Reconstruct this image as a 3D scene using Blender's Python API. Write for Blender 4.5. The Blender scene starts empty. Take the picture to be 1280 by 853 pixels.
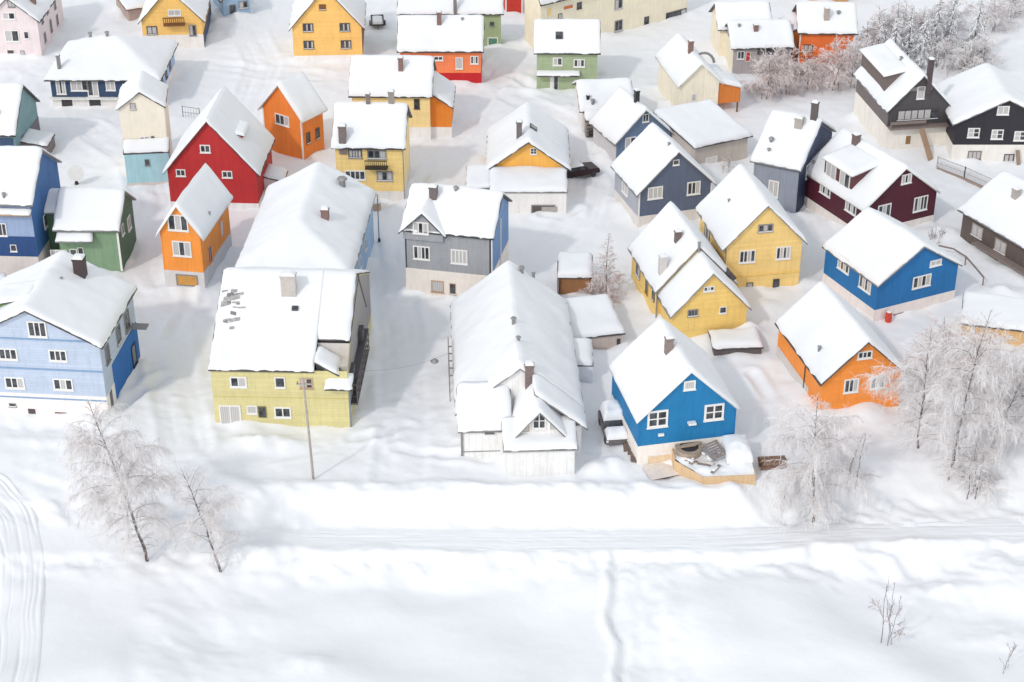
import bpy, math, random
import numpy as np
from mathutils import Vector

random.seed(7)
RNG = np.random.default_rng(11)
scene = bpy.context.scene
COL = scene.collection

# ------------------------------------------------------------------ camera model
F, H, PITCH = 2200.0, 75.0, math.radians(30)
CP, SP = math.cos(PITCH), math.sin(PITCH)
HILL = [None]


def ray(px, py):
    a = (px - 640) / F
    b = (426.5 - py) / F
    return (a, CP + b * SP, -SP + b * CP)


def unp(px, py, z=0.0):
    d = ray(px, py)
    t = (z - H) / d[2]
    return d[0] * t, d[1] * t


def proj(x, y, z):
    zz = z - H
    dep = y * CP - zz * SP
    u = y * SP + zz * CP
    return 640 + F * x / dep, 426.5 - F * u / dep


def depth(x, y, z):
    return y * CP - (z - H) * SP


def hsolve(px, yt, yb, zb=0.0):
    lo, hi = 0.0, 30.0
    for _ in range(50):
        m = (lo + hi) / 2
        x, y = unp(px, yt, zb + m)
        if proj(x, y, zb)[1] > yb:
            hi = m
        else:
            lo = m
    return m


# ------------------------------------------------------------------ noise
def vnoise(x, y, seed=0):
    x = np.asarray(x, dtype=np.float64)
    y = np.asarray(y, dtype=np.float64)
    xi, yi = np.floor(x).astype(np.int64), np.floor(y).astype(np.int64)
    fx, fy = x - xi, y - yi
    fx = fx * fx * fx * (fx * (fx * 6 - 15) + 10)
    fy = fy * fy * fy * (fy * (fy * 6 - 15) + 10)

    def h(i, j):
        n = (i * 374761393 + j * 668265263 + seed * 1274126177) & 0x7fffffff
        n = ((n ^ (n >> 13)) * 1274126177) & 0x7fffffff
        n = n ^ (n >> 16)
        return (n & 0xffff) / 32767.5 - 1.0
    a, b, c, d = h(xi, yi), h(xi + 1, yi), h(xi, yi + 1), h(xi + 1, yi + 1)
    return (a * (1 - fx) + b * fx) * (1 - fy) + (c * (1 - fx) + d * fx) * fy


def fbm(x, y, scale, octs=4, seed=0, gain=0.5):
    s, amp, r = 0, 1.0, np.asarray(x) * 0.0
    k = 1.0 / scale
    for o in range(octs):
        r = r + amp * vnoise(x * k + 17.3 * o, y * k - 9.1 * o, seed + o)
        k *= 2.03
        amp *= gain
    return r


def sstep(a, b, x):
    t = np.clip((x - a) / (b - a), 0, 1)
    return t * t * (3 - 2 * t)


# ------------------------------------------------------------------ materials
def lin(c):
    return tuple((v / 255 / 12.92) if v / 255 <= 0.04045 else ((v / 255 + 0.055) / 1.055) ** 2.4 for v in c)


MATS = {}


def newmat(name):
    m = bpy.data.materials.new(name)
    m.use_nodes = True
    nt = m.node_tree
    b = nt.nodes['Principled BSDF']
    return m, nt, b


def mixcol(nt, mode, fac, a, b):
    n = nt.nodes.new('ShaderNodeMix')
    n.data_type = 'RGBA'
    n.blend_type = mode
    for sock, v in ((n.inputs[0], fac), (n.inputs[6], a), (n.inputs[7], b)):
        if hasattr(v, 'is_output'):
            nt.links.new(v, sock)
        elif isinstance(v, (int, float)):
            sock.default_value = v
        else:
            sock.default_value = (*v[:3], 1)
    return n.outputs[2]


def noise_node(nt, vec, scale, detail=4, rough=0.55):
    n = nt.nodes.new('ShaderNodeTexNoise')
    n.inputs['Scale'].default_value = scale
    n.inputs['Detail'].default_value = detail
    n.inputs['Roughness'].default_value = rough
    if vec is not None:
        nt.links.new(vec, n.inputs['Vector'])
    return n.outputs['Fac']


def ramp(nt, src, stops):
    r = nt.nodes.new('ShaderNodeValToRGB')
    els = r.color_ramp.elements
    els[0].position, els[1].position = stops[0][0], stops[-1][0]
    els[0].color = (*[stops[0][1]] * 3, 1)
    els[1].color = (*[stops[-1][1]] * 3, 1)
    for p, v in stops[1:-1]:
        e = els.new(p)
        e.color = (v, v, v, 1)
    nt.links.new(src, r.inputs[0])
    return r.outputs[0]


def math_node(nt, op, a, b=None):
    n = nt.nodes.new('ShaderNodeMath')
    n.operation = op
    for i, v in enumerate((a, b)):
        if v is None:
            continue
        if hasattr(v, 'is_output'):
            nt.links.new(v, n.inputs[i])
        else:
            n.inputs[i].default_value = v
    return n.outputs[0]


def objcoord(nt):
    return nt.nodes.new('ShaderNodeTexCoord').outputs['Object']


def scaled(nt, vec, s):
    m = nt.nodes.new('ShaderNodeMapping')
    m.inputs['Scale'].default_value = s
    nt.links.new(vec, m.inputs['Vector'])
    return m.outputs[0]


def bump(nt, b, h, strength, dist):
    n = nt.nodes.new('ShaderNodeBump')
    n.inputs['Strength'].default_value = strength
    n.inputs['Distance'].default_value = dist
    nt.links.new(h, n.inputs['Height'])
    nt.links.new(n.outputs[0], b.inputs['Normal'])


def wall_mat(rgb, boards='h', step=0.24, wear=1.0):
    """painted cladding: board joints, weather streaks, faded patches"""
    key = ('wall', rgb, boards, step, wear)
    if key in MATS:
        return MATS[key]
    m, nt, b = newmat('painted_boards')
    c = lin(rgb)
    lum = .25 * c[0] + .6 * c[1] + .15 * c[2]
    c = tuple(.94 * v + .06 * lum for v in c)
    c = tuple(v * min(1.1, 0.94 / max(c)) for v in c)
    oc = objcoord(nt)
    n1 = noise_node(nt, oc, 0.55, 5, 0.6)
    n2 = noise_node(nt, scaled(nt, oc, (3.5, 3.5, 0.45)), 1.0, 4, 0.65)
    n3 = noise_node(nt, oc, 7, 3, 0.6)
    col = mixcol(nt, 'MULTIPLY', 1.0, c, ramp(nt, n1, [(0.3, 1 - 0.09 * wear), (0.7, 1.04)]))
    col = mixcol(nt, 'MULTIPLY', 1.0, col, ramp(nt, n2, [(0.32, 1 - 0.10 * wear), (0.5, 1.0)]))
    col = mixcol(nt, 'MULTIPLY', 1.0, col, ramp(nt, n3, [(0.3, 0.95), (0.7, 1.04)]))
    if boards:
        sep = nt.nodes.new('ShaderNodeSeparateXYZ')
        nt.links.new(oc, sep.inputs[0])
        v = sep.outputs[2] if boards == 'h' else math_node(nt, 'ADD', sep.outputs[0], sep.outputs[1])
        fr = math_node(nt, 'FRACT', math_node(nt, 'DIVIDE', v, step))
        line = ramp(nt, fr, [(0.0, 0.80), (0.12, 1.0), (0.9, 1.0)])
        # each board its own slight tone
        wn = nt.nodes.new('ShaderNodeTexWhiteNoise')
        wn.noise_dimensions = '1D'
        nt.links.new(math_node(nt, 'FLOOR', math_node(nt, 'DIVIDE', v, step)), wn.inputs['W'])
        col = mixcol(nt, 'MULTIPLY', 1.0, col, ramp(nt, wn.outputs['Value'], [(0, 0.96), (1, 1.03)]))
        col = mixcol(nt, 'MULTIPLY', 0.8, col, line)
        bump(nt, b, fr if boards == 'h' else line, 0.5, 0.02)
    nt.links.new(col, b.inputs['Base Color'])
    b.inputs['Roughness'].default_value = 0.62
    b.inputs['Specular IOR Level'].default_value = 0.3
    MATS[key] = m
    return m


def plain(name, rgb, rough=0.6, var=0.12, scale=3.0, metallic=0.0, spec=0.35):
    key = (name, rgb, rough)
    if key in MATS:
        return MATS[key]
    m, nt, b = newmat(name)
    c = lin(rgb)
    n = noise_node(nt, objcoord(nt), scale, 5, 0.6)
    col = mixcol(nt, 'MULTIPLY', 1.0, c, ramp(nt, n, [(0.3, 1 - var), (0.7, 1 + var * 0.5)]))
    nt.links.new(col, b.inputs['Base Color'])
    b.inputs['Roughness'].default_value = rough
    b.inputs['Metallic'].default_value = metallic
    b.inputs['Specular IOR Level'].default_value = spec
    bump(nt, b, noise_node(nt, objcoord(nt), 25, 3), 0.25, 0.01)
    MATS[key] = m
    return m


def plaster(rgb, var=0.07):
    key = ('plaster', rgb)
    if key in MATS:
        return MATS[key]
    m, nt, b = newmat('plaster')
    c = lin(rgb)
    c = tuple(v * min(1.1, 0.86 / max(c)) for v in c)
    oc = objcoord(nt)
    n1 = noise_node(nt, oc, 0.7, 6, 0.65)
    n2 = noise_node(nt, scaled(nt, oc, (3, 3, 0.4)), 1.2, 4)
    col = mixcol(nt, 'MULTIPLY', 1, c, ramp(nt, n1, [(0.3, 1 - var), (0.7, 1.05)]))
    col = mixcol(nt, 'MULTIPLY', 1, col, ramp(nt, n2, [(0.3, 1 - var), (0.55, 1.0)]))
    nt.links.new(col, b.inputs['Base Color'])
    b.inputs['Roughness'].default_value = 0.85
    b.inputs['Specular IOR Level'].default_value = 0.2
    bump(nt, b, noise_node(nt, oc, 18, 4), 0.4, 0.015)
    MATS[key] = m
    return m


def brick_mat(rgb=(128, 84, 74)):
    key = ('brick', rgb)
    if key in MATS:
        return MATS[key]
    m, nt, b = newmat('chimney_brick')
    oc = objcoord(nt)
    bt = nt.nodes.new('ShaderNodeTexBrick')
    bt.inputs['Scale'].default_value = 3.0
    c = lin(rgb)
    bt.inputs['Color1'].default_value = (*c, 1)
    bt.inputs['Color2'].default_value = (*[v * 0.7 for v in c], 1)
    bt.inputs['Mortar'].default_value = (0.4, 0.38, 0.36, 1)
    mp = nt.nodes.new('ShaderNodeMapping')
    mp.inputs['Rotation'].default_value = (math.pi / 2, 0, 0.6)
    nt.links.new(oc, mp.inputs[0])
    nt.links.new(mp.outputs[0], bt.inputs['Vector'])
    nt.links.new(bt.outputs[0], b.inputs['Base Color'])
    b.inputs['Roughness'].default_value = 0.9
    MATS[key] = m
    return m


def snow_mat(name, c=(0.845, 0.85, 0.862), b1=0.35, d1=0.12):
    m, nt, b = newmat(name)
    oc = objcoord(nt)
    n0 = noise_node(nt, oc, 0.09, 4, 0.5)
    col = mixcol(nt, 'MIX', ramp(nt, n0, [(0.35, 0.0), (0.65, 1.0)]), tuple(v * 0.965 for v in c), c)
    nt.links.new(col, b.inputs['Base Color'])
    b.inputs['Roughness'].default_value = 0.7
    b.inputs['Specular IOR Level'].default_value = 0.15
    n1 = noise_node(nt, oc, 0.8, 6, 0.55)
    n2 = noise_node(nt, oc, 9, 4, 0.6)
    h = math_node(nt, 'ADD', n1, math_node(nt, 'MULTIPLY', n2, 0.12))
    bump(nt, b, h, b1, d1)
    return m


SNOW = snow_mat('snow_ground', b1=0.45, d1=0.13)
RSNOW = snow_mat('snow_roof', (0.84, 0.845, 0.855), 0.3, 0.06)
ROADM = snow_mat('packed_snow', (0.82, 0.825, 0.835), 0.5, 0.08)

GLASS, nt, b = newmat('window_glass')
n = noise_node(nt, objcoord(nt), 1.3, 3)
nt.links.new(mixcol(nt, 'MIX', ramp(nt, n, [(0.38, 0), (0.62, 1)]), (0.025, 0.028, 0.034), (0.10, 0.105, 0.115)), b.inputs['Base Color'])
b.inputs['Roughness'].default_value = 0.12
b.inputs['Specular IOR Level'].default_value = 0.4
CURTAIN, nt, b = newmat('curtained_glass')
oc = objcoord(nt)
sep = nt.nodes.new('ShaderNodeSeparateXYZ')
nt.links.new(oc, sep.inputs[0])
v = math_node(nt, 'ADD', sep.outputs[0], sep.outputs[1])
w = math_node(nt, 'SINE', math_node(nt, 'MULTIPLY', v, 38.0))
nt.links.new(mixcol(nt, 'MIX', ramp(nt, w, [(0.0, 0), (1.0, 1)]), (0.46, 0.44, 0.43), (0.62, 0.60, 0.59)), b.inputs['Base Color'])
b.inputs['Roughness'].default_value = 0.2
WHITE = plain('white_trim', (232, 230, 226), 0.5, 0.06)
DTRIM = plain('dark_trim', (84, 80, 80), 0.6, 0.2)
GTRIM = plain('grey_trim', (140, 138, 138), 0.6, 0.15)
BLACKM = plain('dark_metal', (52, 50, 52), 0.45, 0.2)
STEEL = plain('weathered_steel', (150, 148, 148), 0.45, 0.2, metallic=0.4)
CONC = plaster((205, 198, 192))
BARK = plain('bark', (98, 84, 80), 0.9, 0.35, 6)


# ------------------------------------------------------------------ mesh helpers
class MB:
    def __init__(self):
        self.v, self.f, self.m = [], [], []

    def quad(self, pts, mi=0):
        i = len(self.v)
        self.v += [tuple(p) for p in pts]
        self.f.append(tuple(range(i, i + len(pts))))
        self.m.append(mi)

    def box(self, x0, x1, y0, y1, z0, z1, mi=0):
        i = len(self.v)
        self.v += [(x0, y0, z0), (x1, y0, z0), (x1, y1, z0), (x0, y1, z0), (x0, y0, z1), (x1, y0, z1), (x1, y1, z1), (x0, y1, z1)]
        for q in ((0, 3, 2, 1), (4, 5, 6, 7), (0, 1, 5, 4), (1, 2, 6, 5), (2, 3, 7, 6), (3, 0, 4, 7)):
            self.f.append(tuple(i + k for k in q))
            self.m.append(mi)
        return self

    def obox(self, c, ax, ay, az, mi=0):
        """box with centre c and half axes ax ay az"""
        c, ax, ay, az = map(Vector, (c, ax, ay, az))
        i = len(self.v)
        for sx, sy, sz in ((-1, -1, -1), (1, -1, -1), (1, 1, -1), (-1, 1, -1), (-1, -1, 1), (1, -1, 1), (1, 1, 1), (-1, 1, 1)):
            self.v.append(tuple(c + sx * ax + sy * ay + sz * az))
        for q in ((0, 3, 2, 1), (4, 5, 6, 7), (0, 1, 5, 4), (1, 2, 6, 5), (2, 3, 7, 6), (3, 0, 4, 7)):
            self.f.append(tuple(i + k for k in q))
            self.m.append(mi)
        return self

    def beam(self, p, q, w, h, mi=0):
        p, q = Vector(p), Vector(q)
        d = (q - p)
        L = d.length
        d.normalize()
        side = d.cross(Vector((0, 0, 1)))
        if side.length < 1e-4:
            side = Vector((1, 0, 0))
        side.normalize()
        up = side.cross(d)
        return self.obox((p + q) / 2, d * L / 2, side * w / 2, up * h / 2, mi)

    def tube(self, pts, radii, n=5, mi=0):
        base = len(self.v)
        P = [Vector(p) for p in pts]
        for k, p in enumerate(P):
            d = (P[min(k + 1, len(P) - 1)] - P[max(k - 1, 0)])
            if d.length < 1e-6:
                d = Vector((0, 0, 1))
            d.normalize()
            a = d.cross(Vector((0.31, 0.9, 0.2)))
            if a.length < 1e-3:
                a = d.cross(Vector((1, 0, 0)))
            a.normalize()
            bb = d.cross(a)
            for j in range(n):
                t = 2 * math.pi * j / n
                self.v.append(tuple(p + (a * math.cos(t) + bb * math.sin(t)) * radii[k]))
        for k in range(len(P) - 1):
            for j in range(n):
                j2 = (j + 1) % n
                self.f.append((base + k * n + j, base + k * n + j2, base + (k + 1) * n + j2, base + (k + 1) * n + j))
                self.m.append(mi)
        if n > 3:
            self.f.append(tuple(base + (len(P) - 1) * n + j for j in range(n)))
            self.m.append(mi)
            self.f.append(tuple(base + j for j in reversed(range(n))))
            self.m.append(mi)
        return self

    def build(self, name, mats, parent=None, smooth=False, loc=None):
        me = bpy.data.meshes.new(name)
        me.from_pydata(self.v, [], self.f)
        if not isinstance(mats, (list, tuple)):
            mats = [mats]
        for mm in mats:
            me.materials.append(mm)
        if len(mats) > 1:
            me.polygons.foreach_set('material_index', self.m)
        if smooth:
            me.polygons.foreach_set('use_smooth', [True] * len(me.polygons))
        me.update()
        o = bpy.data.objects.new(name, me)
        COL.objects.link(o)
        if parent is not None:
            o.parent = parent
        if loc is not None:
            o.location = loc
        return o


def tag(o, label=None, cat=None, group=None, kind=None):
    if label:
        o['label'] = label
    if cat:
        o['category'] = cat
    if group:
        o['group'] = group
    if kind:
        o['kind'] = kind
    return o


def empty(name, loc, rz=0.0):
    o = bpy.data.objects.new(name, None)
    COL.objects.link(o)
    o.location = loc
    o.rotation_euler = (0, 0, rz)
    o.empty_display_size = 0.5
    return o


def fast_mesh(name, V, Q, mats, parent=None, smooth=True, mi=None):
    me = bpy.data.meshes.new(name)
    V = np.asarray(V, dtype=np.float32)
    Q = np.asarray(Q, dtype=np.int32)
    k = Q.shape[1]
    me.vertices.add(len(V))
    me.vertices.foreach_set('co', V.ravel())
    me.loops.add(Q.size)
    me.loops.foreach_set('vertex_index', Q.ravel())
    me.polygons.add(len(Q))
    me.polygons.foreach_set('loop_start', np.arange(0, Q.size, k, dtype=np.int32))
    me.polygons.foreach_set('loop_total', np.full(len(Q), k, dtype=np.int32))
    if smooth:
        me.polygons.foreach_set('use_smooth', np.ones(len(Q), dtype=bool))
    for mm in (mats if isinstance(mats, (list, tuple)) else [mats]):
        me.materials.append(mm)
    if mi is not None:
        me.polygons.foreach_set('material_index', np.asarray(mi, dtype=np.int32))
    me.update(calc_edges=True)
    me.validate()
    o = bpy.data.objects.new(name, me)
    COL.objects.link(o)
    if parent is not None:
        o.parent = parent
    return o


def grid_sheet(name, xs, ys, Z, mat, parent=None):
    X, Y = np.meshgrid(xs, ys)
    V = np.stack([X.ravel(), Y.ravel(), Z.ravel()], 1)
    nx, ny = len(xs), len(ys)
    i = np.arange(nx - 1)[None, :] + nx * np.arange(ny - 1)[:, None]
    i = i.ravel()
    Q = np.stack([i, i + 1, i + 1 + nx, i + nx], 1)
    return fast_mesh(name, V, Q, mat, parent)


# ------------------------------------------------------------------ terrain
FOOT = []      # house footprints for drifts: (X, Y, cos, sin, x0, x1, y0, y1)
PILES = []     # (X, Y, radius x, radius y, height)
PATHS = []     # trodden lanes: (polyline, half width, depth)
EDGE_Y = 107.4


def base_z(X, Y):
    X = np.asarray(X, dtype=np.float64)
    Y = np.asarray(Y, dtype=np.float64)
    Y = Y - 1.3 * sstep(12, 32, X)
    wob = 0.5 * vnoise(X / 9, X * 0 + 3.3, 5) + 0.25 * vnoise(X / 2.3, X * 0 + 1.3, 6)
    left = sstep(-19, -27, X)          # the bank dies out to the left
    right = sstep(15, 26, X)           # and is a smooth slope on the right
    e0 = EDGE_Y + wob * 0.6 + right * 4.0 + left * 6
    e1 = 105.4 + wob * 0.25 - left * 3
    z = -1.75 * sstep(e0, e1, Y) + 0.35 * np.exp(-((Y - e0 - 0.6) / 0.8) ** 2) * (1 - left) * (1 - right)
    # small lip at the near edge of the road, then the field
    e2 = 102.2 + 0.5 * vnoise(X / 3.1, X * 0 + 9.1, 8) + 0.3 * vnoise(X / 1.1, X * 0 + 9.1, 18)
    z = z - 0.55 * sstep(e2 + 0.15, e2 - 0.7, Y) * (1 - left * 0.6)
    fld = sstep(e2, e2 - 3, Y)
    z = z + fld * 0.8 * fbm(X * 0.8 + Y * 0.35, Y, 16, 2, 31)
    z = z + fld * sstep(14, 24, X) * 1.2 * vnoise((X + Y * 0.9) / 7.0, (Y - X * 0.3) / 14.0, 77) + fld * .30 * vnoise((X + .5 * Y) / 5.5, (Y - .4 * X) / 3.5, 79)  # dune swells added at right so their far slopes give soft shade
    return z


def dist_poly(X, Y, pts):
    d = np.full(X.shape, 1e9)
    for (ax, ay), (bx, by) in zip(pts[:-1], pts[1:]):
        vx, vy = bx - ax, by - ay
        t = np.clip(((X - ax) * vx + (Y - ay) * vy) / (vx * vx + vy * vy + 1e-9), 0, 1)
        d = np.minimum(d, np.hypot(X - ax - t * vx, Y - ay - t * vy))
    return d


def ground_z(X, Y, detail=True):
    X = np.atleast_1d(np.asarray(X, dtype=np.float64))
    Y = np.atleast_1d(np.asarray(Y, dtype=np.float64))
    z = base_z(X, Y)
    if not detail:
        return z
    road = sstep(105.8, 105.0, Y) * sstep(101.9, 102.6, Y)
    fieldm = sstep(102.5, 100, Y - 1.3 * sstep(12, 32, X))
    z = z + 0.10 * fbm(X, Y, 6.0, 4, 3) * (1 - 0.8 * road) * (1 - 0.75 * fieldm)
    z = z + 0.055 * fbm(X, Y, 1.1, 3, 13) * (1 - 0.7 * road) * (1 - 0.75 * fieldm)
    # billowy crust near the bank and in the tracked corner
    band = sstep(110, 107, Y) * sstep(99, 101.5, Y)
    z = z + band * (1 - road) * 0.20 * fbm(X + 0.6 * Y, Y, 1.5, 4, 23)
    lip = np.exp(-((Y - 1.3 * sstep(12, 32, X) - 101.6) / 1.0) ** 2)
    z = z + lip * (1 - sstep(-18, -24, X)) * .30 * np.abs(fbm(X - .8 * Y, Y, 2.6, 3, 27))
    rough = sstep(-15, -19, X) * sstep(-27.5, -24.5, X) + 0.7 * sstep(16, 20, X) * sstep(97, 100, Y)
    z = z + 0.13 * fbm(X + 0.5 * Y, Y, 2.4, 3, 41) * sstep(106, 101, Y) * rough
    # trampled strip with a sharp edge in the middle of the field
    ex = 7.0 + 0.35 * vnoise(Y / 3.0, Y * 0 + 2, 61) + 0.12 * vnoise(Y / 0.8, Y * 0 + 2, 62) + 0.02 * (Y - 95)
    inside = sstep(ex - 0.05, ex + 0.35, X) * sstep(ex + 6.5, ex + 3.5, X) * sstep(103, 101.5, Y)
    z = z + inside * (0.10 * fbm(X * 1.6, Y, 1.6, 4, 71) - 0.08)
    z = z + 0.30 * np.exp(-((X - ex + 0.25) / 0.3) ** 2) * sstep(103, 101.5, Y)
    z = z - 0.16 * np.exp(-((X - ex - 0.35) / 0.3) ** 2) * sstep(103, 101.5, Y)
    for (cx, cy, rx, ry, h) in PILES:
        q = ((X - cx) / rx) ** 2 + ((Y - cy) / ry) ** 2
        k = q < 9
        if k.any():
            z[k] += h * np.exp(-q[k]) * (1 + 0.35 * fbm(X[k], Y[k], 1.4, 3, 91))
    for pts, hw, dp in PATHS:
        xs = [p[0] for p in pts]
        ys = [p[1] for p in pts]
        k = (X > min(xs) - 4) & (X < max(xs) + 4) & (Y > min(ys) - 4) & (Y < max(ys) + 4)
        if k.any():
            d = dist_poly(X[k], Y[k], pts)
            brk = np.clip(.6 + .8 * vnoise(X[k] / 2.5, Y[k] / 2.5, 131), 0, 1.3)
            z[k] += -dp * .8 * sstep(hw + 0.4, hw - 0.2, d) + dp * 1.1 * brk * np.exp(-((d - hw - 0.5) / 0.38) ** 2)
            if hw > 1:
                z[k] += -.11 * brk * np.exp(-((d - .78) / 0.22) ** 2) + .04 * fbm(X[k], Y[k], .8, 2, 133) * sstep(hw, hw - .4, d)
    for (hx, hy, c, s, x0, x1, y0, y1) in FOOT:
        R = 3 + max(x1 - x0, y1 - y0)
        k = (np.abs(X - hx) < R + 9) & (np.abs(Y - hy) < R + 9)
        if k.any():
            lx = (X[k] - hx) * c + (Y[k] - hy) * s
            ly = -(X[k] - hx) * s + (Y[k] - hy) * c
            d = np.hypot(np.maximum(0, np.maximum(x0 - lx, lx - x1)), np.maximum(0, np.maximum(y0 - ly, ly - y1)))
            z[k] += np.exp(-(d / 1.15) ** 1.5) * np.clip(0.24 + 0.40 * vnoise(X[k] / 1.9, Y[k] / 1.9, 101), 0, 0.7)
    return z


def gpt(px, py):
    """ground point under a pixel of the photograph"""
    z = 0.0
    for _ in range(25):
        x, y = unp(px, py, z)
        z = 0.5 * z + 0.5 * float(base_z(x, y))
    return x, y, z


# ------------------------------------------------------------------ houses
class House:
    def __init__(self, name, label, A, B, D=None, ridge='y', apex=None, rise=None, pitch=36, wall=(200, 200, 200), boards='h',
                 yf=None, fcol=(214, 206, 200), low=None, rot=None, anchor='A', eo=0.4, go=0.35, trim=None, th=0.4, zb=0.0,
                 cat='house', C=None, main=True, step=0.24, wallmat=None, group='houses in the snowy village'):
        he = hsolve(A[0], A[1], A[2], zb)
        a = unp(A[0], A[1], zb + he)
        bb = unp(B[0], B[1], zb + he)
        W = math.hypot(bb[0] - a[0], bb[1] - a[1])
        th_ = math.atan2(bb[1] - a[1], bb[0] - a[0])
        if rot is not None:
            th_ = math.radians(rot)
            if anchor == 'A':
                W = (bb[0] - a[0]) / math.cos(th_)
                o = a
            else:
                W = (bb[0] - a[0]) / math.cos(th_)
                o = (bb[0] - W * math.cos(th_), bb[1] - W * math.sin(th_))
        else:
            o = a
        self.c, self.s, self.W, self.he, self.zb = math.cos(th_), math.sin(th_), W, he, zb
        self.ox, self.oy = o[0] + self.c * W / 2, o[1] + self.s * W / 2
        self.root = empty(name, (self.ox, self.oy, zb), th_)
        tag(self.root, label, cat, group)
        self.trim = trim or DTRIM
        self.th = th * 0.85
        self.wm = wallmat or wall_mat(wall, boards, step)
        x0, x1 = -W / 2, W / 2
        if ridge == 'x':
            he += eo * (math.tan(math.radians(pitch)) + 0.5)
            self.he = he
        if C:
            cx, cy = unp(C[1], C[2], zb + he)
            lx, ly = self.loc2(cx, cy)
            D = ly
        if ridge == 'y':
            if rise is None:
                d = self.lray(*apex)
                t = (0 - d[0][1]) / d[1][1]
                p = [d[0][i] + d[1][i] * t for i in range(3)]
                # height on the symmetry line at this image row
                lo, hi = 0, 20
                for _ in range(40):
                    q = (lo + hi) / 2
                    if proj(self.ox, self.oy, zb + he + q)[1] > apex[1]:
                        lo = q
                    else:
                        hi = q
                rise = q
        elif ridge in ('x', 'hip') and D is None:
            o_, d_ = self.lray(*apex)
            tp = math.tan(math.radians(pitch))
            # point on the ray where z = he - eo*tp + ... (front slope plane)
            # z = he + y*tp  -> o.z + t d.z = he + (o.y + t d.y) tp
            t = (he + o_[1] * tp + 0.3 - o_[2]) / (d_[2] - d_[1] * tp)
            yl = o_[1] + t * d_[1]
            D = 2 * yl
            rise = yl * tp
        if rise is None:
            rise = (D / 2 if ridge != 'y' else W / 2) * math.tan(math.radians(pitch))
        self.D, self.rise, self.ridge = D, rise, ridge
        zf = None
        if yf is not None:
            zf = he * (A[2] - yf) / (A[2] - A[1])
        self.zf = zf or 0.0
        print('HOUSE %-46s he=%.1f W=%.1f D=%.1f rise=%.1f zf=%.1f rot=%.0f' % (label[:46], he, W, D, rise, self.zf, math.degrees(th_)))
        self.x0, self.x1, self.y0, self.y1 = x0, x1, 0.0, D
        FOOT.append((self.ox, self.oy, self.c, self.s, x0, x1, 0.0, D))
        self.blocks = []
        if main:
            self.block(x0, x1, 0, D, he, rise, ridge, zf=zf, fcol=fcol, low=low, eo=eo, go=go)

    def loc2(self, X, Y):
        dx, dy = X - self.ox, Y - self.oy
        return dx * self.c + dy * self.s, -dx * self.s + dy * self.c

    def lray(self, px, py):
        d = ray(px, py)
        ox, oy = self.loc2(0, 0)
        return (ox, oy, H - self.zb), (d[0] * self.c + d[1] * self.s, -d[0] * self.s + d[1] * self.c, d[2])

    def hit(self, px, py, axis, val):
        o, d = self.lray(px, py)
        t = (val - o[axis]) / d[axis]
        return [o[i] + d[i] * t for i in range(3)]

    # roof height functions ------------------------------------------------
    @staticmethod
    def planes(x0, x1, y0, y1, he, rise, ridge):
        xm, ym = (x1 - x0) / 2, (y1 - y0) / 2
        if ridge == 'y':
            k = rise / xm
            return [lambda x, y: he + (x - x0) * k, lambda x, y: he + (x1 - x) * k]
        if ridge == 'x':
            k = rise / ym
            return [lambda x, y: he + (y - y0) * k, lambda x, y: he + (y1 - y) * k]
        if ridge == 'hip':
            k = rise / min(xm, ym)
            return [lambda x, y: he + (x - x0) * k, lambda x, y: he + (x1 - x) * k,
                    lambda x, y: he + (y - y0) * k, lambda x, y: he + (y1 - y) * k]
        if ridge == 'hipf':
            k = rise / xm
            return [lambda x, y: he + (x - x0) * k, lambda x, y: he + (x1 - x) * k, lambda x, y: he + (y - y0) * k]
        if ridge == 'shed':
            k = rise / (y1 - y0)
            return [lambda x, y: he + (y - y0) * k]
        if ridge == 'shedl':      # rises to the right
            k = rise / (x1 - x0)
            return [lambda x, y: he + (x - x0) * k]
        if ridge == 'shedr':      # rises to the left
            k = rise / (x1 - x0)
            return [lambda x, y: he + (x1 - x) * k]

    def block(self, x0, x1, y0, y1, he, rise, ridge, zf=None, fcol=(214, 206, 200), low=None, eo=0.4, go=0.35, th=None,
              wall=None, roof=True, z0=-1.2, rects=None, trim=None, wname='wall', parent=None, snow=True, rname='roof', edges=None):
        parent = parent or self.root
        wm = wall or self.wm
        P = self.planes(x0, x1, y0, y1, he, rise, ridge)
        fh = lambda x, y: min(float(p(x, y)) for p in P)
        ring = [(x0, y0), ((x0 + x1) / 2, y0), (x1, y0), (x1, (y0 + y1) / 2), (x1, y1), ((x0 + x1) / 2, y1), (x0, y1), (x0, (y0 + y1) / 2)]
        zbot = z0
        if zf is not None and zf > 0.05:
            m = MB().box(x0 - 0.03, x1 + 0.03, y0 - 0.03, y1 + 0.03, z0, zf)
            m.build('foundation', plaster(fcol), parent)
            zbot = zf - 0.001
        if low:
            zl = zbot + low[0] if zf else low[0]
            m = MB().box(x0 - 0.015, x1 + 0.015, y0 - 0.015, y1 + 0.015, zbot, zl)
            m.build('lower_wall', low[1], parent)
            zbot = zl - 0.002
        m = MB()
        for i in range(8):
            p, q = ring[i], ring[(i + 1) % 8]
            m.quad([(p[0], p[1], zbot), (q[0], q[1], zbot), (q[0], q[1], fh(*q) - 0.01), (p[0], p[1], fh(*p) - 0.01)])
        m.quad([(p[0], p[1], zbot + 0.003) for p in reversed(ring)])
        w = m.build(wname, wm, parent)
        self.blocks.append((x0, x1, y0, y1, P))
        if roof:
            if rects is None:
                ex, ey = (eo, go) if ridge in ('y', 'shedl', 'shedr') else (go, eo)
                if ridge == 'hip':
                    ex = ey = eo
                rects = [(x0 - ex, x1 + ex, y0 - ey, y1 + ey, edges or (1, 1, 1, 1))]
            self.roof(rects, P, ridge, th or self.th, parent, trim or self.trim, snow, rname)
        return w

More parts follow.
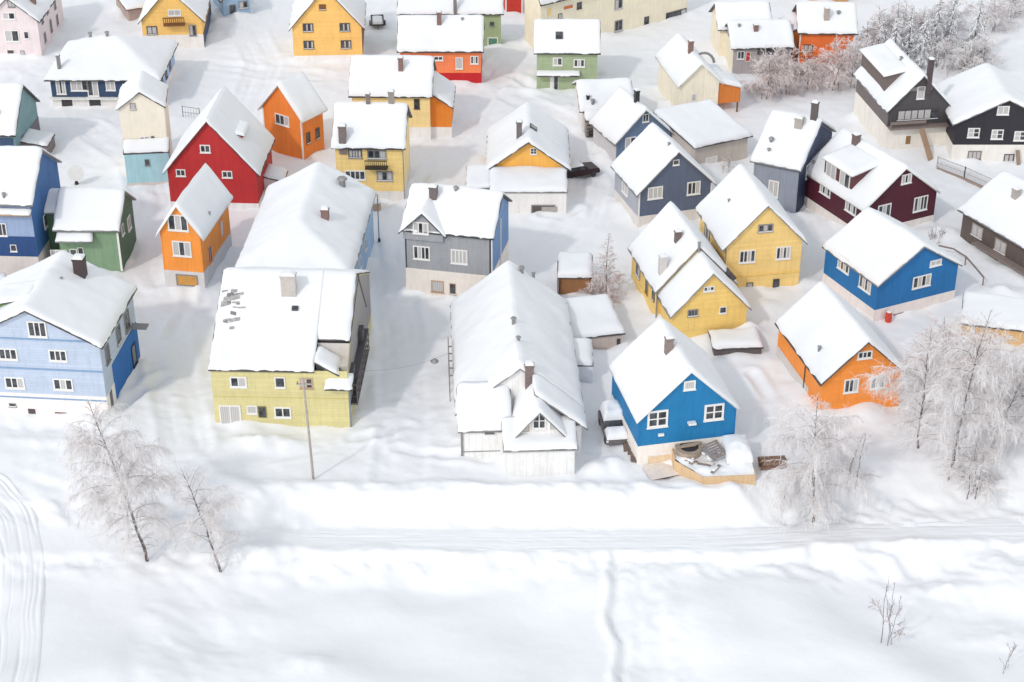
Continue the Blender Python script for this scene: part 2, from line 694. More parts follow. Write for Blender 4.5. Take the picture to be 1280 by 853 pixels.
    def roof(self, rects, P, ridge, th, parent, trim, snow=True, rname='roof', t=0.13):
        fh = lambda x, y: np.minimum.reduce([p(x, y) for p in P])
        V, Q, VS, QS = [], [], [], []

        def soft(x, y, k=0.10):
            if len(P) == 1:
                return P[0](x, y)
            s = sum(np.exp(-(p(x, y) - 5) / k) for p in P)
            return 5 - k * np.log(np.maximum(s, 1e-30))
        for (x0, x1, y0, y1, ed) in rects:
            fine = ridge in ('hip', 'hipf')
            nx = max(2, int((x1 - x0) / 0.4) // 2 * 2) if fine else 2
            ny = max(2, int((y1 - y0) / 0.4) // 2 * 2) if fine else 2
            self._slab(V, Q, x0, x1, y0, y1, nx, ny, lambda x, y: fh(x, y) + 0.003, lambda x, y: fh(x, y) + t)
            if not snow:
                continue
            e = -0.03
            xa, xb, ya, yb = x0 - e * ed[0], x1 + e * ed[1], y0 - e * ed[2], y1 + e * ed[3]
            nx = max(6, int((xb - xa) / 0.26) // 2 * 2)
            ny = max(6, int((yb - ya) / 0.26) // 2 * 2)
            xs = np.linspace(xa, xb, nx + 1)
            ys = np.linspace(ya, yb, ny + 1)
            # denser rows near rims
            xs = xa + (xb - xa) * (0.75 * np.linspace(0, 1, nx + 1) + 0.25 * sstep(0, 1, np.linspace(0, 1, nx + 1)))
            ys = ya + (yb - ya) * (0.75 * np.linspace(0, 1, ny + 1) + 0.25 * sstep(0, 1, np.linspace(0, 1, ny + 1)))
            X, Y = np.meshgrid(xs, ys)
            d = np.full(X.shape, 9.0)
            if ed[0]: d = np.minimum(d, X - xa)
            if ed[1]: d = np.minimum(d, xb - X)
            if ed[2]: d = np.minimum(d, Y - ya)
            if ed[3]: d = np.minimum(d, yb - Y)
            q = np.clip(d / 0.62, 0, 1)
            hgt = th * (0.36 + 0.64 * np.sqrt(1 - (1 - q) ** 2))
            sd = int(abs(self.ox * 13 + self.oy * 7)) % 997
            nz = 0.75 * vnoise(X / 2.4 + sd, Y / 2.4, sd) + 0.28 * vnoise(X / 0.8, Y / 0.8 + sd, sd + 1) + 0.1 * vnoise(X / 0.35, Y / 0.35, sd + 2)
            Z = soft(X, Y) + t + hgt * (1 + 0.42 * nz)
            # uneven outer rim
            jit = 0.065 * vnoise(X * 1.7 + Y * 1.3, Y * 1.1 - X * 1.9, sd + 5)
            if ed[0]: X[:, 0] += jit[:, 0]
            if ed[1]: X[:, -1] += jit[:, -1]
            if ed[2]: Y[0, :] += jit[0, :]
            if ed[3]: Y[-1, :] += jit[-1, :]
            b0 = len(VS)
            for r in range(ny + 1):
                for c in range(nx + 1):
                    VS.append((X[r, c], Y[r, c], Z[r, c]))
            n1 = nx + 1
            for r in range(ny):
                for c in range(nx):
                    i = b0 + r * n1 + c
                    QS.append((i, i + 1, i + 1 + n1, i + n1))
            per = [(0, c) for c in range(nx + 1)] + [(r, nx) for r in range(1, ny + 1)] + [(ny, c) for c in range(nx - 1, -1, -1)] + [(r, 0) for r in range(ny - 1, 0, -1)]
            b1 = len(VS)
            fb = fh(X, Y)
            for (r, c) in per:
                VS.append((X[r, c], Y[r, c], fb[r, c] + t * 0.75))
            for k, (r, c) in enumerate(per):
                k2 = (k + 1) % len(per)
                r2, c2 = per[k2]
                QS.append((b0 + r * n1 + c, b1 + k, b1 + k2, b0 + r2 * n1 + c2))
        ro = fast_mesh(rname, V, Q, trim, parent, smooth=False)
        if snow:
            if parent is self.root:
                fast_mesh('roof_snow', VS, QS, RSNOW, ro)
            else:
                fast_mesh('roof_snow', VS, QS, RSNOW, parent)
        return ro

    @staticmethod
    def _slab(V, Q, x0, x1, y0, y1, nx, ny, fb, ft):
        xs = np.linspace(x0, x1, nx + 1)
        ys = np.linspace(y0, y1, ny + 1)
        b0 = len(V)
        n1 = nx + 1
        N = n1 * (ny + 1)
        for f in (fb, ft):
            for y in ys:
                for x in xs:
                    V.append((x, y, float(f(x, y))))
        for r in range(ny):
            for c in range(nx):
                i = b0 + r * n1 + c
                Q.append((i, i + n1, i + 1 + n1, i + 1))
                j = i + N
                Q.append((j, j + 1, j + 1 + n1, j + n1))
        for c in range(nx):
            i = b0 + c
            Q.append((i, i + 1, i + 1 + N, i + N))
            i = b0 + ny * n1 + c
            Q.append((i + 1, i, i + N, i + 1 + N))
        for r in range(ny):
            i = b0 + r * n1
            Q.append((i + n1, i, i + N, i + n1 + N))
            i = b0 + r * n1 + nx
            Q.append((i, i + n1, i + n1 + N, i + N))

    # openings -----------------------------------------------------------
    def win(self, px, py, w, h, n=2, face='f', at=None, style='w', rows=1, cur=None, kind='window', m=False, pane=None, fw=None):
        """w,h in photo pixels on front faces; metres when m is set"""
        axis, val = {'f': (1, self.y0), 'l': (0, self.x0), 'r': (0, self.x1)}[face]
        if at is not None:
            val = at
        p = self.hit(px, py, axis, val)
        if not m:
            X = self.ox + p[0] * self.c - p[1] * self.s
            Y = self.oy + p[0] * self.s + p[1] * self.c
            sc = F / depth(X, Y, p[2] + self.zb)
            h = h / sc / 0.86
            w = w / sc / (self.c if face == 'f' else max(0.3, abs(self.s) + 0.25))
        self.opening(face, val, p[0] if axis == 1 else p[1], p[2], w, h, n, rows, style, cur, kind, pane, fw)

    def opening(self, face, val, u, z, w, h, n=2, rows=1, style='w', cur=None, kind='window', pane=None, fw=None):
        def bx(mb, u0, u1, d0, d1, z0, z1, mi=0):
            # d = distance out of the wall
            if face == 'f':
                mb.box(u0, u1, val - d1, val - d0, z0, z1, mi)
            elif face == 'l':
                mb.box(val - d1, val - d0, u0, u1, z0, z1, mi)
            else:
                mb.box(val + d0, val + d1, u0, u1, z0, z1, mi)
        fm = {'w': WHITE, 'd': DTRIM, 'g': GTRIM}.get(style, style)
        fw = fw or min(0.11, w * 0.1)
        u0, u1, z0, z1 = u - w / 2, u + w / 2, z - h / 2, z + h / 2
        mb = MB()
        bx(mb, u0, u0 + fw, -0.02, 0.07, z0, z1)
        bx(mb, u1 - fw, u1, -0.02, 0.07, z0, z1)
        bx(mb, u0 + fw, u1 - fw, -0.02, 0.068, z1 - fw, z1)
        bx(mb, u0 + fw, u1 - fw, -0.02, 0.068, z0, z0 + fw)
        if kind == 'window':
            bx(mb, u0 - 0.05, u1 + 0.05, -0.02, 0.13, z0 - 0.07, z0 - 0.003)     # sill
        pw = (w - 2 * fw) / n
        for k in range(1, n):
            bx(mb, u0 + fw + k * pw - fw * 0.4, u0 + fw + k * pw + fw * 0.4, -0.02, 0.06, z0 + fw, z1 - fw)
        for k in range(1, rows):
            zz = z0 + fw + (z1 - z0 - 2 * fw) * k / rows
            bx(mb, u0 + fw, u1 - fw, -0.02, 0.055, zz - fw * 0.3, zz + fw * 0.3)
        fr = mb.build(kind, fm, self.root)
        pb = MB()
        for k in range(n):
            mi = 0
            if pane is None:
                mi = (1 if random.random() < 0.35 else 0) if cur is None else cur[k % len(cur)]
            bx(pb, u0 + fw + k * pw + 0.001, u0 + fw + (k + 1) * pw - 0.001, 0.003, 0.042, z0 + fw, z1 - fw, mi)
        pb.build('pane' if kind == 'window' or pane is None else 'panel', [pane] if pane else [GLASS, CURTAIN], fr)
        if kind == 'window' and random.random() < 0.6:       # settled snow on the sill
            sb = MB()
            bx(sb, u0, u1, 0.0705, 0.125, z0 - 0.002, z0 + 0.05)
            sb.build('sill_snow', RSNOW, fr)

    def door(self, px, py, w, h, mat, face='f', at=None, style='w', kind='door'):
        self.win(px, py, w, h, 1, face, at, style, 1, None, kind, False, mat)

    def roofz(self, x, y):
        best = None
        for (x0, x1, y0, y1, P) in self.blocks:
            if x0 - 0.4 <= x <= x1 + 0.4 and y0 - 0.4 <= y <= y1 + 0.4:
                z = min(float(p(x, y)) for p in P)
                best = z if best is None else max(best, z)
        return best

    def chimney(self, px, yb, yt, w=0.55, mat=None, d=None, cap=True, style='brick'):
        """px/yb: pixel where it meets the snow, yt: pixel of the top"""
        o, dd = self.lray(px, yb)
        t = 60.0
        hitp = None
        while t < 320:
            p = [o[i] + dd[i] * t for i in range(3)]
            rz = self.roofz(p[0], p[1])
            if rz is not None and p[2] < rz + 0.13 + self.th:
                hitp = p
                break
            t += 0.1
        if hitp is None:
            print('chimney miss', px, yb)
            return
        x, y, z = hitp
        y += (d or w) / 2
        X = self.ox + x * self.c - y * self.s
        Y = self.oy + x * self.s + y * self.c
        lo, hi = 0.2, 6
        for _ in range(30):
            q = (lo + hi) / 2
            if proj(X, Y, self.zb + z + q)[1] > yt:
                lo = q
            else:
                hi = q
        d = d or w
        zt = z + q
        mb = MB()
        mb.box(x - w / 2, x + w / 2, y - d / 2, y + d / 2, z - 1.2, zt)
        mb.box(x - w / 2 - 0.05, x + w / 2 + 0.05, y - d / 2 - 0.05, y + d / 2 + 0.05, zt - 0.14, zt - 0.04)
        ch = mb.build('chimney', mat or brick_mat(), self.root)
        if cap:
            cb = MB()
            for (rr, za, zb_) in ((1.0, 0.0, 0.1), (0.8, 0.1, 0.17), (0.5, 0.17, 0.21)):
                cb.box(x - w / 2 * rr, x + w / 2 * rr, y - d / 2 * rr, y + d / 2 * rr, zt + za - 0.001, zt + zb_)
            cb.build('snow_cap', RSNOW, ch)

    def vent(self, px, py, s=0.28):
        o, dd = self.lray(px, py)
        t = 60.0
        while t < 320:
            p = [o[i] + dd[i] * t for i in range(3)]
            rz = self.roofz(p[0], p[1])
            if rz is not None and p[2] < rz + 0.13 + self.th:
                mb = MB()
                mb.tube([(p[0], p[1], p[2] - 0.6), (p[0], p[1], p[2] + s)], [s * 0.45, s * 0.45], 8)
                mb.tube([(p[0], p[1], p[2] + s), (p[0], p[1], p[2] + s * 1.3)], [s * 0.75, s * 0.5], 8)
                mb.build('roof_vent', STEEL, self.root)
                return
            t += 0.1

    def skylight(self, px, py, w=0.8, l=0.9):
        o, dd = self.lray(px, py)
        t = 60.0
        while t < 320:
            p = [o[i] + dd[i] * t for i in range(3)]
            rz = self.roofz(p[0], p[1])
            if rz is not None and p[2] < rz + 0.13 + self.th:
                x, y = p[0], p[1]
                e = 0.05
                gx = (self.roofz(x + e, y) - self.roofz(x - e, y)) / (2 * e)
                gy = (self.roofz(x, y + e) - self.roofz(x, y - e)) / (2 * e)
                ax = Vector((1, 0, gx)).normalized()
                ay = Vector((0, 1, gy)).normalized()
                nn = ax.cross(ay).normalized()
                c = Vector((x, y, rz + 0.13 + self.th * 0.85))
                mb = MB().obox(c, ax * w / 2, ay * l / 2, nn * 0.18)
                fr = mb.build('skylight', DTRIM, self.root)
                MB().obox(c + nn * 0.185, ax * (w / 2 - 0.08), ay * (l / 2 - 0.08), nn * 0.01).build('pane', GLASS, fr)
                return
            t += 0.1

    def corner_boards(self, mat=None, z0=None, w=0.12):
        z0 = self.zf if z0 is None else z0
        for x in (self.x0, self.x1):
            sgn = -1 if x < 0 else 1
            MB().box(min(x - sgn * w, x + sgn * 0.02), max(x - sgn * w, x + sgn * 0.02), -0.022, 0.1, z0, self.he - 0.03).build('corner_board', mat or WHITE, self.root)

    def downpipe(self, x, y, z0, z1, mat=None):
        MB().tube([(x, y, z0), (x, y, z1)], [0.05, 0.05], 6).build('downpipe', mat or WHITE, self.root)


def shed_dormer(h, side, y0, y1, xw, zt, over=0.25, wall=None, th=0.3, wins=2, kslope=0.22):
    """flat-topped dormer: window wall at local x = xw, runs back to the roof, top edge at zt"""
    W2 = h.W / 2
    k = h.rise / W2
    sg = 1 if side == 'l' else -1                # direction from window wall towards ridge
    zr = h.he + (W2 - abs(xw)) * k               # roof height at the window wall
    # dormer roof plane rises towards ridge with slope kslope; meets main roof at distance L
    L = (zt - zr) / (k - kslope)
    xe = xw + sg * L
    mb = MB()
    for y in (y0, y1):
        pts = [(xw, y, zr - 0.2), (xw, y, zt), (xe, y, zt + kslope * L)]
        mb.quad(pts)
    mb.quad([(xw, y0, zr - 0.2), (xw, y1, zr - 0.2), (xw, y1, zt), (xw, y0, zt)])
    d = mb.build('dormer', wall or h.wm, h.root)
    xa, xb = sorted((xw - sg * over, xe))
    P = [lambda x, y: zt + 0.01 + (x - xw) * sg * kslope]
    V, Q = [], []
    House._slab(V, Q, xa, xb, y0 - over, y1 + over, 1, 1, lambda x, y: P[0](x, y), lambda x, y: P[0](x, y) + 0.12)
    fast_mesh('dormer_roof', V, Q, h.trim, d, smooth=False)
    nx, ny = 12, 16
    xs, ys = np.linspace(xa - 0.03, xb + 0.03, nx), np.linspace(y0 - over - 0.03, y1 + over + 0.03, ny)
    snow_pad('dormer_snow', xs, ys, lambda X, Y: P[0](X, Y) + 0.10, th, d, 7)
    for i in range(wins):
        u = y0 + (y1 - y0) * (i + 0.5) / wins
        hh = (zt - zr) - 0.25
        h.opening('l' if side == 'l' else 'r', xw, u, zr + 0.15 + hh / 2, (y1 - y0) / wins * 0.72, max(0.4, hh), 2, 1, 'w')


def snow_pad(name, xs, ys, f, th, parent=None, seed=1, mat=None, rim=0.35, amp=0.45, loc=None):
    """a lying cushion of snow with rounded rims and a closed skirt"""
    X, Y = np.meshgrid(xs, ys)
    X = X.copy(); Y = Y.copy()
    d = np.minimum(np.minimum(X - xs[0], xs[-1] - X), np.minimum(Y - ys[0], ys[-1] - Y))
    q = np.clip(d / rim, 0, 1)
    nz = 0.6 * vnoise(X / 1.3 + seed, Y / 1.3, seed) + 0.3 * vnoise(X / 0.5, Y / 0.5, seed + 3)
    Z = f(X, Y) + th * (0.35 + 0.65 * np.sqrt(1 - (1 - q) ** 2)) * (1 + amp * nz)
    ny, nx = X.shape
    V = [(X[r, c], Y[r, c], Z[r, c]) for r in range(ny) for c in range(nx)]
    Q = [(r * nx + c, r * nx + c + 1, (r + 1) * nx + c + 1, (r + 1) * nx + c) for r in range(ny - 1) for c in range(nx - 1)]
    per = [(0, c) for c in range(nx)] + [(r, nx - 1) for r in range(1, ny)] + [(ny - 1, c) for c in range(nx - 2, -1, -1)] + [(r, 0) for r in range(ny - 2, 0, -1)]
    b1 = len(V)
    fb = f(X, Y)
    for r, c in per:
        V.append((X[r, c], Y[r, c], fb[r, c] - 0.02))
    for k, (r, c) in enumerate(per):
        k2 = (k + 1) % len(per)
        r2, c2 = per[k2]
        Q.append((r * nx + c, b1 + k, b1 + k2, r2 * nx + c2))
    o = fast_mesh(name, V, Q, mat or RSNOW, parent)
    if loc:
        o.location = loc
    return o
# ------------------------------------------------------------------ the village, back to front
PINK, CREAM, YEL, ORANGE = (218, 202, 202), (240, 226, 202), (249, 198, 108), (238, 140, 44)
YEL2 = (253, 216, 134)
NAVYW = wall_mat((58, 76, 106), 'v')
REDM = wall_mat((186, 44, 46), 'v')

# pale pink house, top left corner
h = House('house', 'pale pink grey house with arched side windows in the far left corner', (-21, 27, 74), (46, 25), D=12, apex=(13, -2), wall=PINK, boards=None, wallmat=plaster((220, 206, 206)), rot=0, anchor='B')
h.win(14, 4, 9, 9, 2, style='g'); h.win(11, 20, 16, 8, 2); h.win(15, 45, 18, 13, 2); h.win(33, 44, 6, 8, 1)
h.door(14, 69, 10, 13, plain('dark_door', (88, 76, 74))); h.win(28, 65, 5, 3, 1, style='g')
for u, z, w_, h_ in ((2.2, 4.0, .8, 1.1), (5.0, 4.2, .8, 1.2), (2.4, 1.6, .8, 1.2), (5.6, 1.9, .8, 1.5), (8.6, 3.6, .8, 1.2), (8.8, 1.5, .8, 1.3)):
    h.opening('r', h.x1, u, z, w_, h_, 1, 1, 'g', [0])
h.chimney(41, 4, -8)

# snow covered outbuilding with a brown eave
h = House('shed', 'low snow laden shed with bare brown eaves left of the tall yellow gable', (160, 12, 27), (196, 6), D=5, rise=.7, ridge='shed', wall=(170, 150, 140), cat='shed', group='sheds and garages in the snow', boards='v', trim=plain('brown_eave', (120, 90, 74)))

# light blue house at the very top
h = House('house', 'light blue house cut by the top edge between two yellow houses', (278, -2, 22), (312, -6), D=8, rise=2, wall=(150, 178, 206))
h.win(291, 12, 8, 11, 1, style='g'); h.win(304, 6, 11, 8, 2, style='g')

# yellow house top left
h = House('house', 'orange yellow house with a small brown balcony and navy base on its side', (170, 38, 74), (252, 24), apex=(218, -14), D=11, wall=YEL, rot=4, anchor='B', yf=57, fcol=(226, 220, 214))
h.win(190, 38, 13, 9, 2, style='d'); h.win(241, 38, 9, 12, 2, style='g', cur=[1, 0])
MB().box(h.x1 - .02, h.x1 + .05, 0.05, h.D, 0, h.zf).build('navy_base_panel', plain('navy_panel', (66, 74, 96)), h.root)
for u, z in ((1.6, 3.3), (4.6, 3.3), (7.6, 3.4)):
    h.opening('r', h.x1, u, z, .5, .9, 1, 1, 'd')
p = h.hit(218, 24, 1, 0)
bm = MB()
bm.box(p[0] - 1.25, p[0] + 1.25, -1.0, -.05, p[2] - .55, p[2] - .43)
for k in range(11):
    bm.box(p[0] - 1.22 + k * .24, p[0] - 1.15 + k * .24, -1.0, -.93, p[2] - .43, p[2] + .4)
bm.box(p[0] - 1.25, p[0] + 1.25, -1.03, -.9, p[2] + .4, p[2] + .5)
bm.build('balcony', plain('brown_wood', (122, 84, 52)), h.root)
h.win(218, 16, 16, 7, 2, style='w')

# yellow house top centre
h = House('house', 'large plain yellow gable with four dark windows and a white base at the top', (365, 34, 79), (452, 31), apex=(404, -15), D=8.5, wall=YEL, yf=70, fcol=(228, 224, 220), rot=3)
for x, y in ((385, 34.5), (431, 34), (386, 56), (432.5, 55.5)):
    h.win(x, y, 13, 9, 4, style='d', cur=[0, 1, 0, 1])
h.win(403, 9, 8.5, 6, 1, style=plain('brown_wood', (122, 84, 52)), pane=plain('brown_wood', (122, 84, 52)))
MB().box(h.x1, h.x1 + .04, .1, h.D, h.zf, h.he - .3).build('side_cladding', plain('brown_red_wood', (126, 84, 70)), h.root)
h.chimney(470, 12, -4, w=.6) if False else None

# green house behind the orange red one
h = House('house', 'green house mostly hidden behind a wide snowy roof, with a dark green garage door', (500, 20, 60), (626, 20), ridge='x', apex=(560, -6), pitch=35, wall=(158, 174, 130), rot=0)
h.win(615, 30, 6, 5, 1, style='g'); h.door(616, 53.5, 13, 12, plain('green_door', (92, 136, 112)), kind='garage_door')
h.chimney(569, 19, -6, w=.4, mat=STEEL)

# red house edge at the top
h = House('house', 'bright red house with white corner post cut by the top edge', (632, -14, 18), (653, -15), D=8, rise=2.5, wall=(196, 52, 40))
h.corner_boards()

# cream apartment building
h = House('apartment_building', 'long cream apartment building with grey windows at the top edge', (676, 4, 66), (861, -41), D=3.2, rise=3, ridge='x', wallmat=plaster((250, 239, 214)), cat='apartment building')
for x, y, w_, h_, st in ((773, 5, 10, 11, 'g'), (773, 32, 10, 12, 'g'), (808, 26, 6, 9, 'd'), (724, 7, 6, 7, 'd'), (700, 20, 5, 5, 'd')):
    h.win(x, y, w_, h_, 2 if w_ > 7 else 1, style=st)
h.win(845, 19, 27, 10, 4, style='d', cur=[0, 0, 0, 1])
h.door(710, 9, 14, 6, plain('orange_panel', (204, 122, 74)), kind='shutter'); h.door(686, 15, 7, 11, plain('pale_yellow_door', (240, 210, 150)))

# orange red house
h = House('house', 'bright orange house with a dark red base under a wide snowy roof', (500, 67, 106), (601, 68), ridge='x', apex=(550, 20), pitch=36, wall=(240, 130, 78), rot=0, yf=93, fcol=(186, 44, 48))
h.win(593, 75, 10, 9, 3, cur=[0, 1, 0]); h.win(574, 79, 9, 13, 1, cur=[1]); h.win(548, 73, 12, 5, 2)
h.chimney(549, 33, 15, w=.5); h.vent(578, 26)

# sage green house
h = House('house', 'sage green house with a white door and a snowy porch roof', (671, 69, 113), (747, 70), ridge='x', apex=(710, 25), pitch=38, wall=(160, 174, 138), rot=-1)
h.win(697, 77, 12, 9, 2, cur=[1, 0]); h.win(724, 79, 14, 9, 3, cur=[0, 1, 0]); h.win(695, 104, 6, 16, 1, kind='door')
h.door(690, 103, 5, 20, plain('white_panel', (228, 226, 222)), kind='side_panel')
p = h.hit(697, 90, 1, 0)
h.block(p[0] - 2.3, p[0] + 2.5, -.9, -.02, p[2] - .25, .25, 'shed', eo=.05, go=.05, th=.2, z0=p[2] - .27, wname='porch', rname='porch_roof')
h.skylight(699, 45)

# red gabled house
h = House('house', 'deep red gabled house with small white windows beside the cream tower house', (209, 212, 262), (320, 214), apex=(251, 152), C=('R', 349, 172), wallmat=REDM, yf=252, fcol=(226, 222, 220), rot=-3, trim=DTRIM)
h.win(256.5, 186, 13, 9, 2, fw=.1); h.win(226, 216, 12, 8, 2); h.win(284, 218, 13, 8, 2)
shed_dormer(h, 'r', 2.6, 5.0, 2.7, h.he + 2.6, wins=1)
h.block(h.x1, h.x1 + 1.9, 3.4, 5.9, 1.6, .5, 'shedr', eo=.1, go=.1, wall=plaster((214, 206, 202)), wname='porch', rname='porch_roof')
p = (h.x1 + 1.92, 3.38)
MB().box(h.x1 + .3, h.x1 + 1.7, 3.0, 3.36, .9, 1.05).box(h.x1 + .3, h.x1 + .42, 3.0, 3.36, -.5, .9).box(h.x1 + 1.58, h.x1 + 1.7, 3.0, 3.36, -.5, .9).build('red_bench', plain('red_paint', (190, 60, 62)), h.root)

# dark navy house with pale hip roof
h = House('house', 'navy blue house with a broad white hipped roof and pale lower storey', (62, 97, 135), (196, 97), ridge='hip', D=10.5, rise=2.6, wallmat=NAVYW, yf=122, fcol=(222, 218, 214), rot=0, eo=.55)
h.win(76, 108, 12, 18, 3, cur=[1, 0, 1]); h.win(99, 106, 22, 14, 3, cur=[1, 1, 0]); h.win(116, 110, 14, 19, 2, cur=[0, 1]); h.win(138, 106, 12, 13, 2, cur=[1, 1])
h.win(159, 107, 12, 4, 1, cur=[1])
h.door(84, 129, 16, 10, plain('dark_door', (70, 66, 68)), kind='garage_door'); h.door(119, 129, 17, 10, plain('dark_door', (70, 66, 68)), kind='garage_door')
MB().box(h.x0 - .2, h.x1 + .1, -.5, -.04, h.zf - .06, h.zf + .08).build('floor_ledge', WHITE, h.root)
MB().box(h.x1 + .002, h.x1 + .04, .05, h.D - .05, h.zf, h.he - .25).build('side_cladding', wall_mat((160, 184, 218), 'v'), h.root)
for u in (2.2, 4.8, 7.4):
    h.opening('r', h.x1 + .04, u, 2.3, .9, 1.3, 1, 1, 'd', [0])
h.chimney(74, 87, 69, w=.35, mat=STEEL); h.vent(113, 46, .4); h.vent(134, 45, .4)

# cream tower house with its light blue annex
h = House('house', 'narrow tall cream house with a pale turquoise lean-to at its foot', (148, 136, 222), (207, 128), apex=(173, 116), D=5.2, wallmat=plaster((250, 240, 222)), rot=7, eo=.2, go=.25)
h.win(166, 133, 7, 7, 1, cur=[1], style='g'); h.win(181, 175, 12, 8, 2); h.win(191, 173, 4, 5, 1, style='g')
p = h.hit(182, 187, 1, -1.2)
h.block(h.x0 + .25, h.x1 + .15, -2.0, -.01, p[2] - .1, .55, 'shed', eo=.05, go=.1, th=.3, wall=wall_mat((164, 206, 214), 'v'), wname='lean_to', rname='lean_to_roof')
h.win(184, 203, 6, 7, 1, at=-2.0, style='g')
MB().box(h.x0 + .2, h.x1 + .2, -2.04, 0, -1, .25).build('foundation', CONC, h.root)

# teal house at the left edge
h = House('house', 'dusty teal house with its gable turned to the right at the left edge', (-40, 171, 206), (17, 172), ridge='x', D=8.6, rise=3.4, wall=(118, 152, 156), rot=-2, yf=188, fcol=(120, 116, 122))
MB().box(h.x0, h.x1 - .1, -.06, -.035, h.zf + .3, h.he - .6).build('navy_front', NAVYW, h.root)
h.opening('r', h.x1, 2.6, 1.7, .8, 1.1, 1, 1, 'g', [0])
h.block(h.x1, h.x1 + 2.6, 2.0, 5.0, 1.2, .5, 'shedr', eo=.1, go=.1, wall=plain('grey_wood', (128, 116, 114)), wname='porch', rname='porch_roof')
MB().tube([(h.x1 - 1.9, 1.2, h.he + .5), (h.x1 - 1.9, 1.2, h.he + 2.0)], [.3, .3], 10).build('roof_vent', STEEL, h.root)

# orange house facing left
h = House('house', 'orange wooden house angled to the left with one white window', (328, 133, 186), (376, 147), apex=(340, 106), D=3.4, wall=(232, 128, 42), boards='v', trim=WHITE)
h.win(353, 150, 19, 12, 3, cur=[0, 0, 1])
h.corner_boards(WHITE, 0)
for u in (.9, 2.4):
    h.opening('r', h.x1, u, 2.2, .6, 1.2, 1, 1, plain('brown_wood', (122, 84, 52)), [0])

# long cream yellow house behind the yellow one, with an orange lean-to
h = House('house', 'cream yellow house behind the balcony house, with an orange lean-to at its right end', (440, 123, 174), (537, 124), ridge='x', apex=(490, 70), pitch=36, wall=(248, 218, 150), rot=-1, yf=160, fcol=(228, 224, 222))
h.chimney(501, 91, 72, w=.5); h.win(521, 130, 7, 11, 1, style='d')
h.block(h.x1, h.x1 + 2.2, .8, h.D - .6, 3.4, 1.5, 'shedr', eo=.25, go=.25, wall=wall_mat((226, 128, 30), 'v'), zf=1.1, fcol=(226, 222, 220), wname='lean_to', rname='lean_to_roof')

# yellow balcony house
h = House('house', 'sunny yellow house with a dark balcony over its lower windows', (419, 187, 250), (503, 188), ridge='x', apex=(470, 129), pitch=36, wall=YEL2, rot=-2, yf=239, fcol=(218, 212, 206))
h.win(444, 192, 17, 10, 4, style='d', cur=[1]); h.win(444, 219, 26, 11, 4, cur=[0]); h.win(481, 220, 20, 11, 3, style='g', cur=[1, 0, 1]); h.win(471, 193, 24, 10, 3, style='g', cur=[0, 0, 1])
p = h.hit(471, 201, 1, 0)
bm = MB()
bm.box(p[0] - 1.1, p[0] + 1.1, -.9, -.05, p[2] - .6, p[2] - .5)
for k in range(12):
    bm.box(p[0] - 1.08 + k * .19, p[0] - 1.04 + k * .19, -.88, -.84, p[2] - .5, p[2] + .3)
bm.box(p[0] - 1.1, p[0] + 1.1, -.92, -.82, p[2] + .3, p[2] + .37)
bm.build('balcony', BLACKM, h.root)
h.door(447, 246, 15, 9, plain('white_panel', (228, 226, 222)), kind='garage_door'); h.door(473, 246, 26, 9, plain('white_panel', (228, 226, 222)), kind='garage_door')
h.chimney(428, 179, 157, w=.7, mat=brick_mat((120, 100, 96))); h.chimney(460, 131, 117, w=.4, mat=brick_mat((118, 100, 98))); h.chimney(489, 131, 114, w=.55, mat=plain('stone', (148, 140, 136)))
MB().box(h.x1 - .02, h.x1 + .025, .05, h.D - .05, h.zf, h.he).build('side_cladding', wall_mat((240, 214, 150), 'v'), h.root)
h.downpipe(h.x1 + .06, -.05, 0, h.he, GTRIM)

# centre house with orange gable
h = House('house', 'wide roofed house with an amber gable above a white garage annex', (613, 209, 243), (708, 209), apex=(660, 177), D=9.2, wall=(246, 182, 78), rot=0, eo=.45, go=.5, boards='v', trim=DTRIM)
h.win(667, 189, 8, 7, 2, style='w', rows=2)
h.chimney(649, 173, 152, w=.55, mat=brick_mat((98, 86, 90))); h.chimney(677, 133, 119, w=.55); h.skylight(666, 160); h.vent(621, 147, .2)
p = h.hit(678, 240, 1, -4.2)
h.block(h.x0 + .1, h.x1 - .1, -4.2, -.01, p[2] - .1, .55, 'shed', eo=.1, go=.15, wall=plaster((238, 234, 230)), wname='annex', rname='annex_roof', trim=GTRIM)
h.door(679, 262, 30, 11, plain('dark_opening_panel', (96, 88, 84)), at=-4.2, style='g', kind='garage_door')  # dark panel: shade of the open garage put into its colour
q = h.hit(686, 262, 1, -4.2)
MB().box(q[0] - .7, q[0] + .8, -4.29, -4.24, q[2] - .35, q[2] + .3).build('door_leaf', plain('grey_wood', (176, 168, 162)), h.root)
h.block(h.x0 - 2.3, h.x0 + .08, -3.2, .5, p[2] - .15, .5, 'shed', eo=.1, go=.1, wall=plaster((232, 228, 226)), wname='side_annex', rname='side_annex_roof', trim=GTRIM)
q = h.hit(675, 228, 1, -2.4)
snow_pad('roof_hatch', np.linspace(q[0] - .6, q[0] + .6, 8), np.linspace(-3.0, -1.9, 8), lambda X, Y: 0 * X + q[2] - .3, .6, h.root, 9, rim=.2)

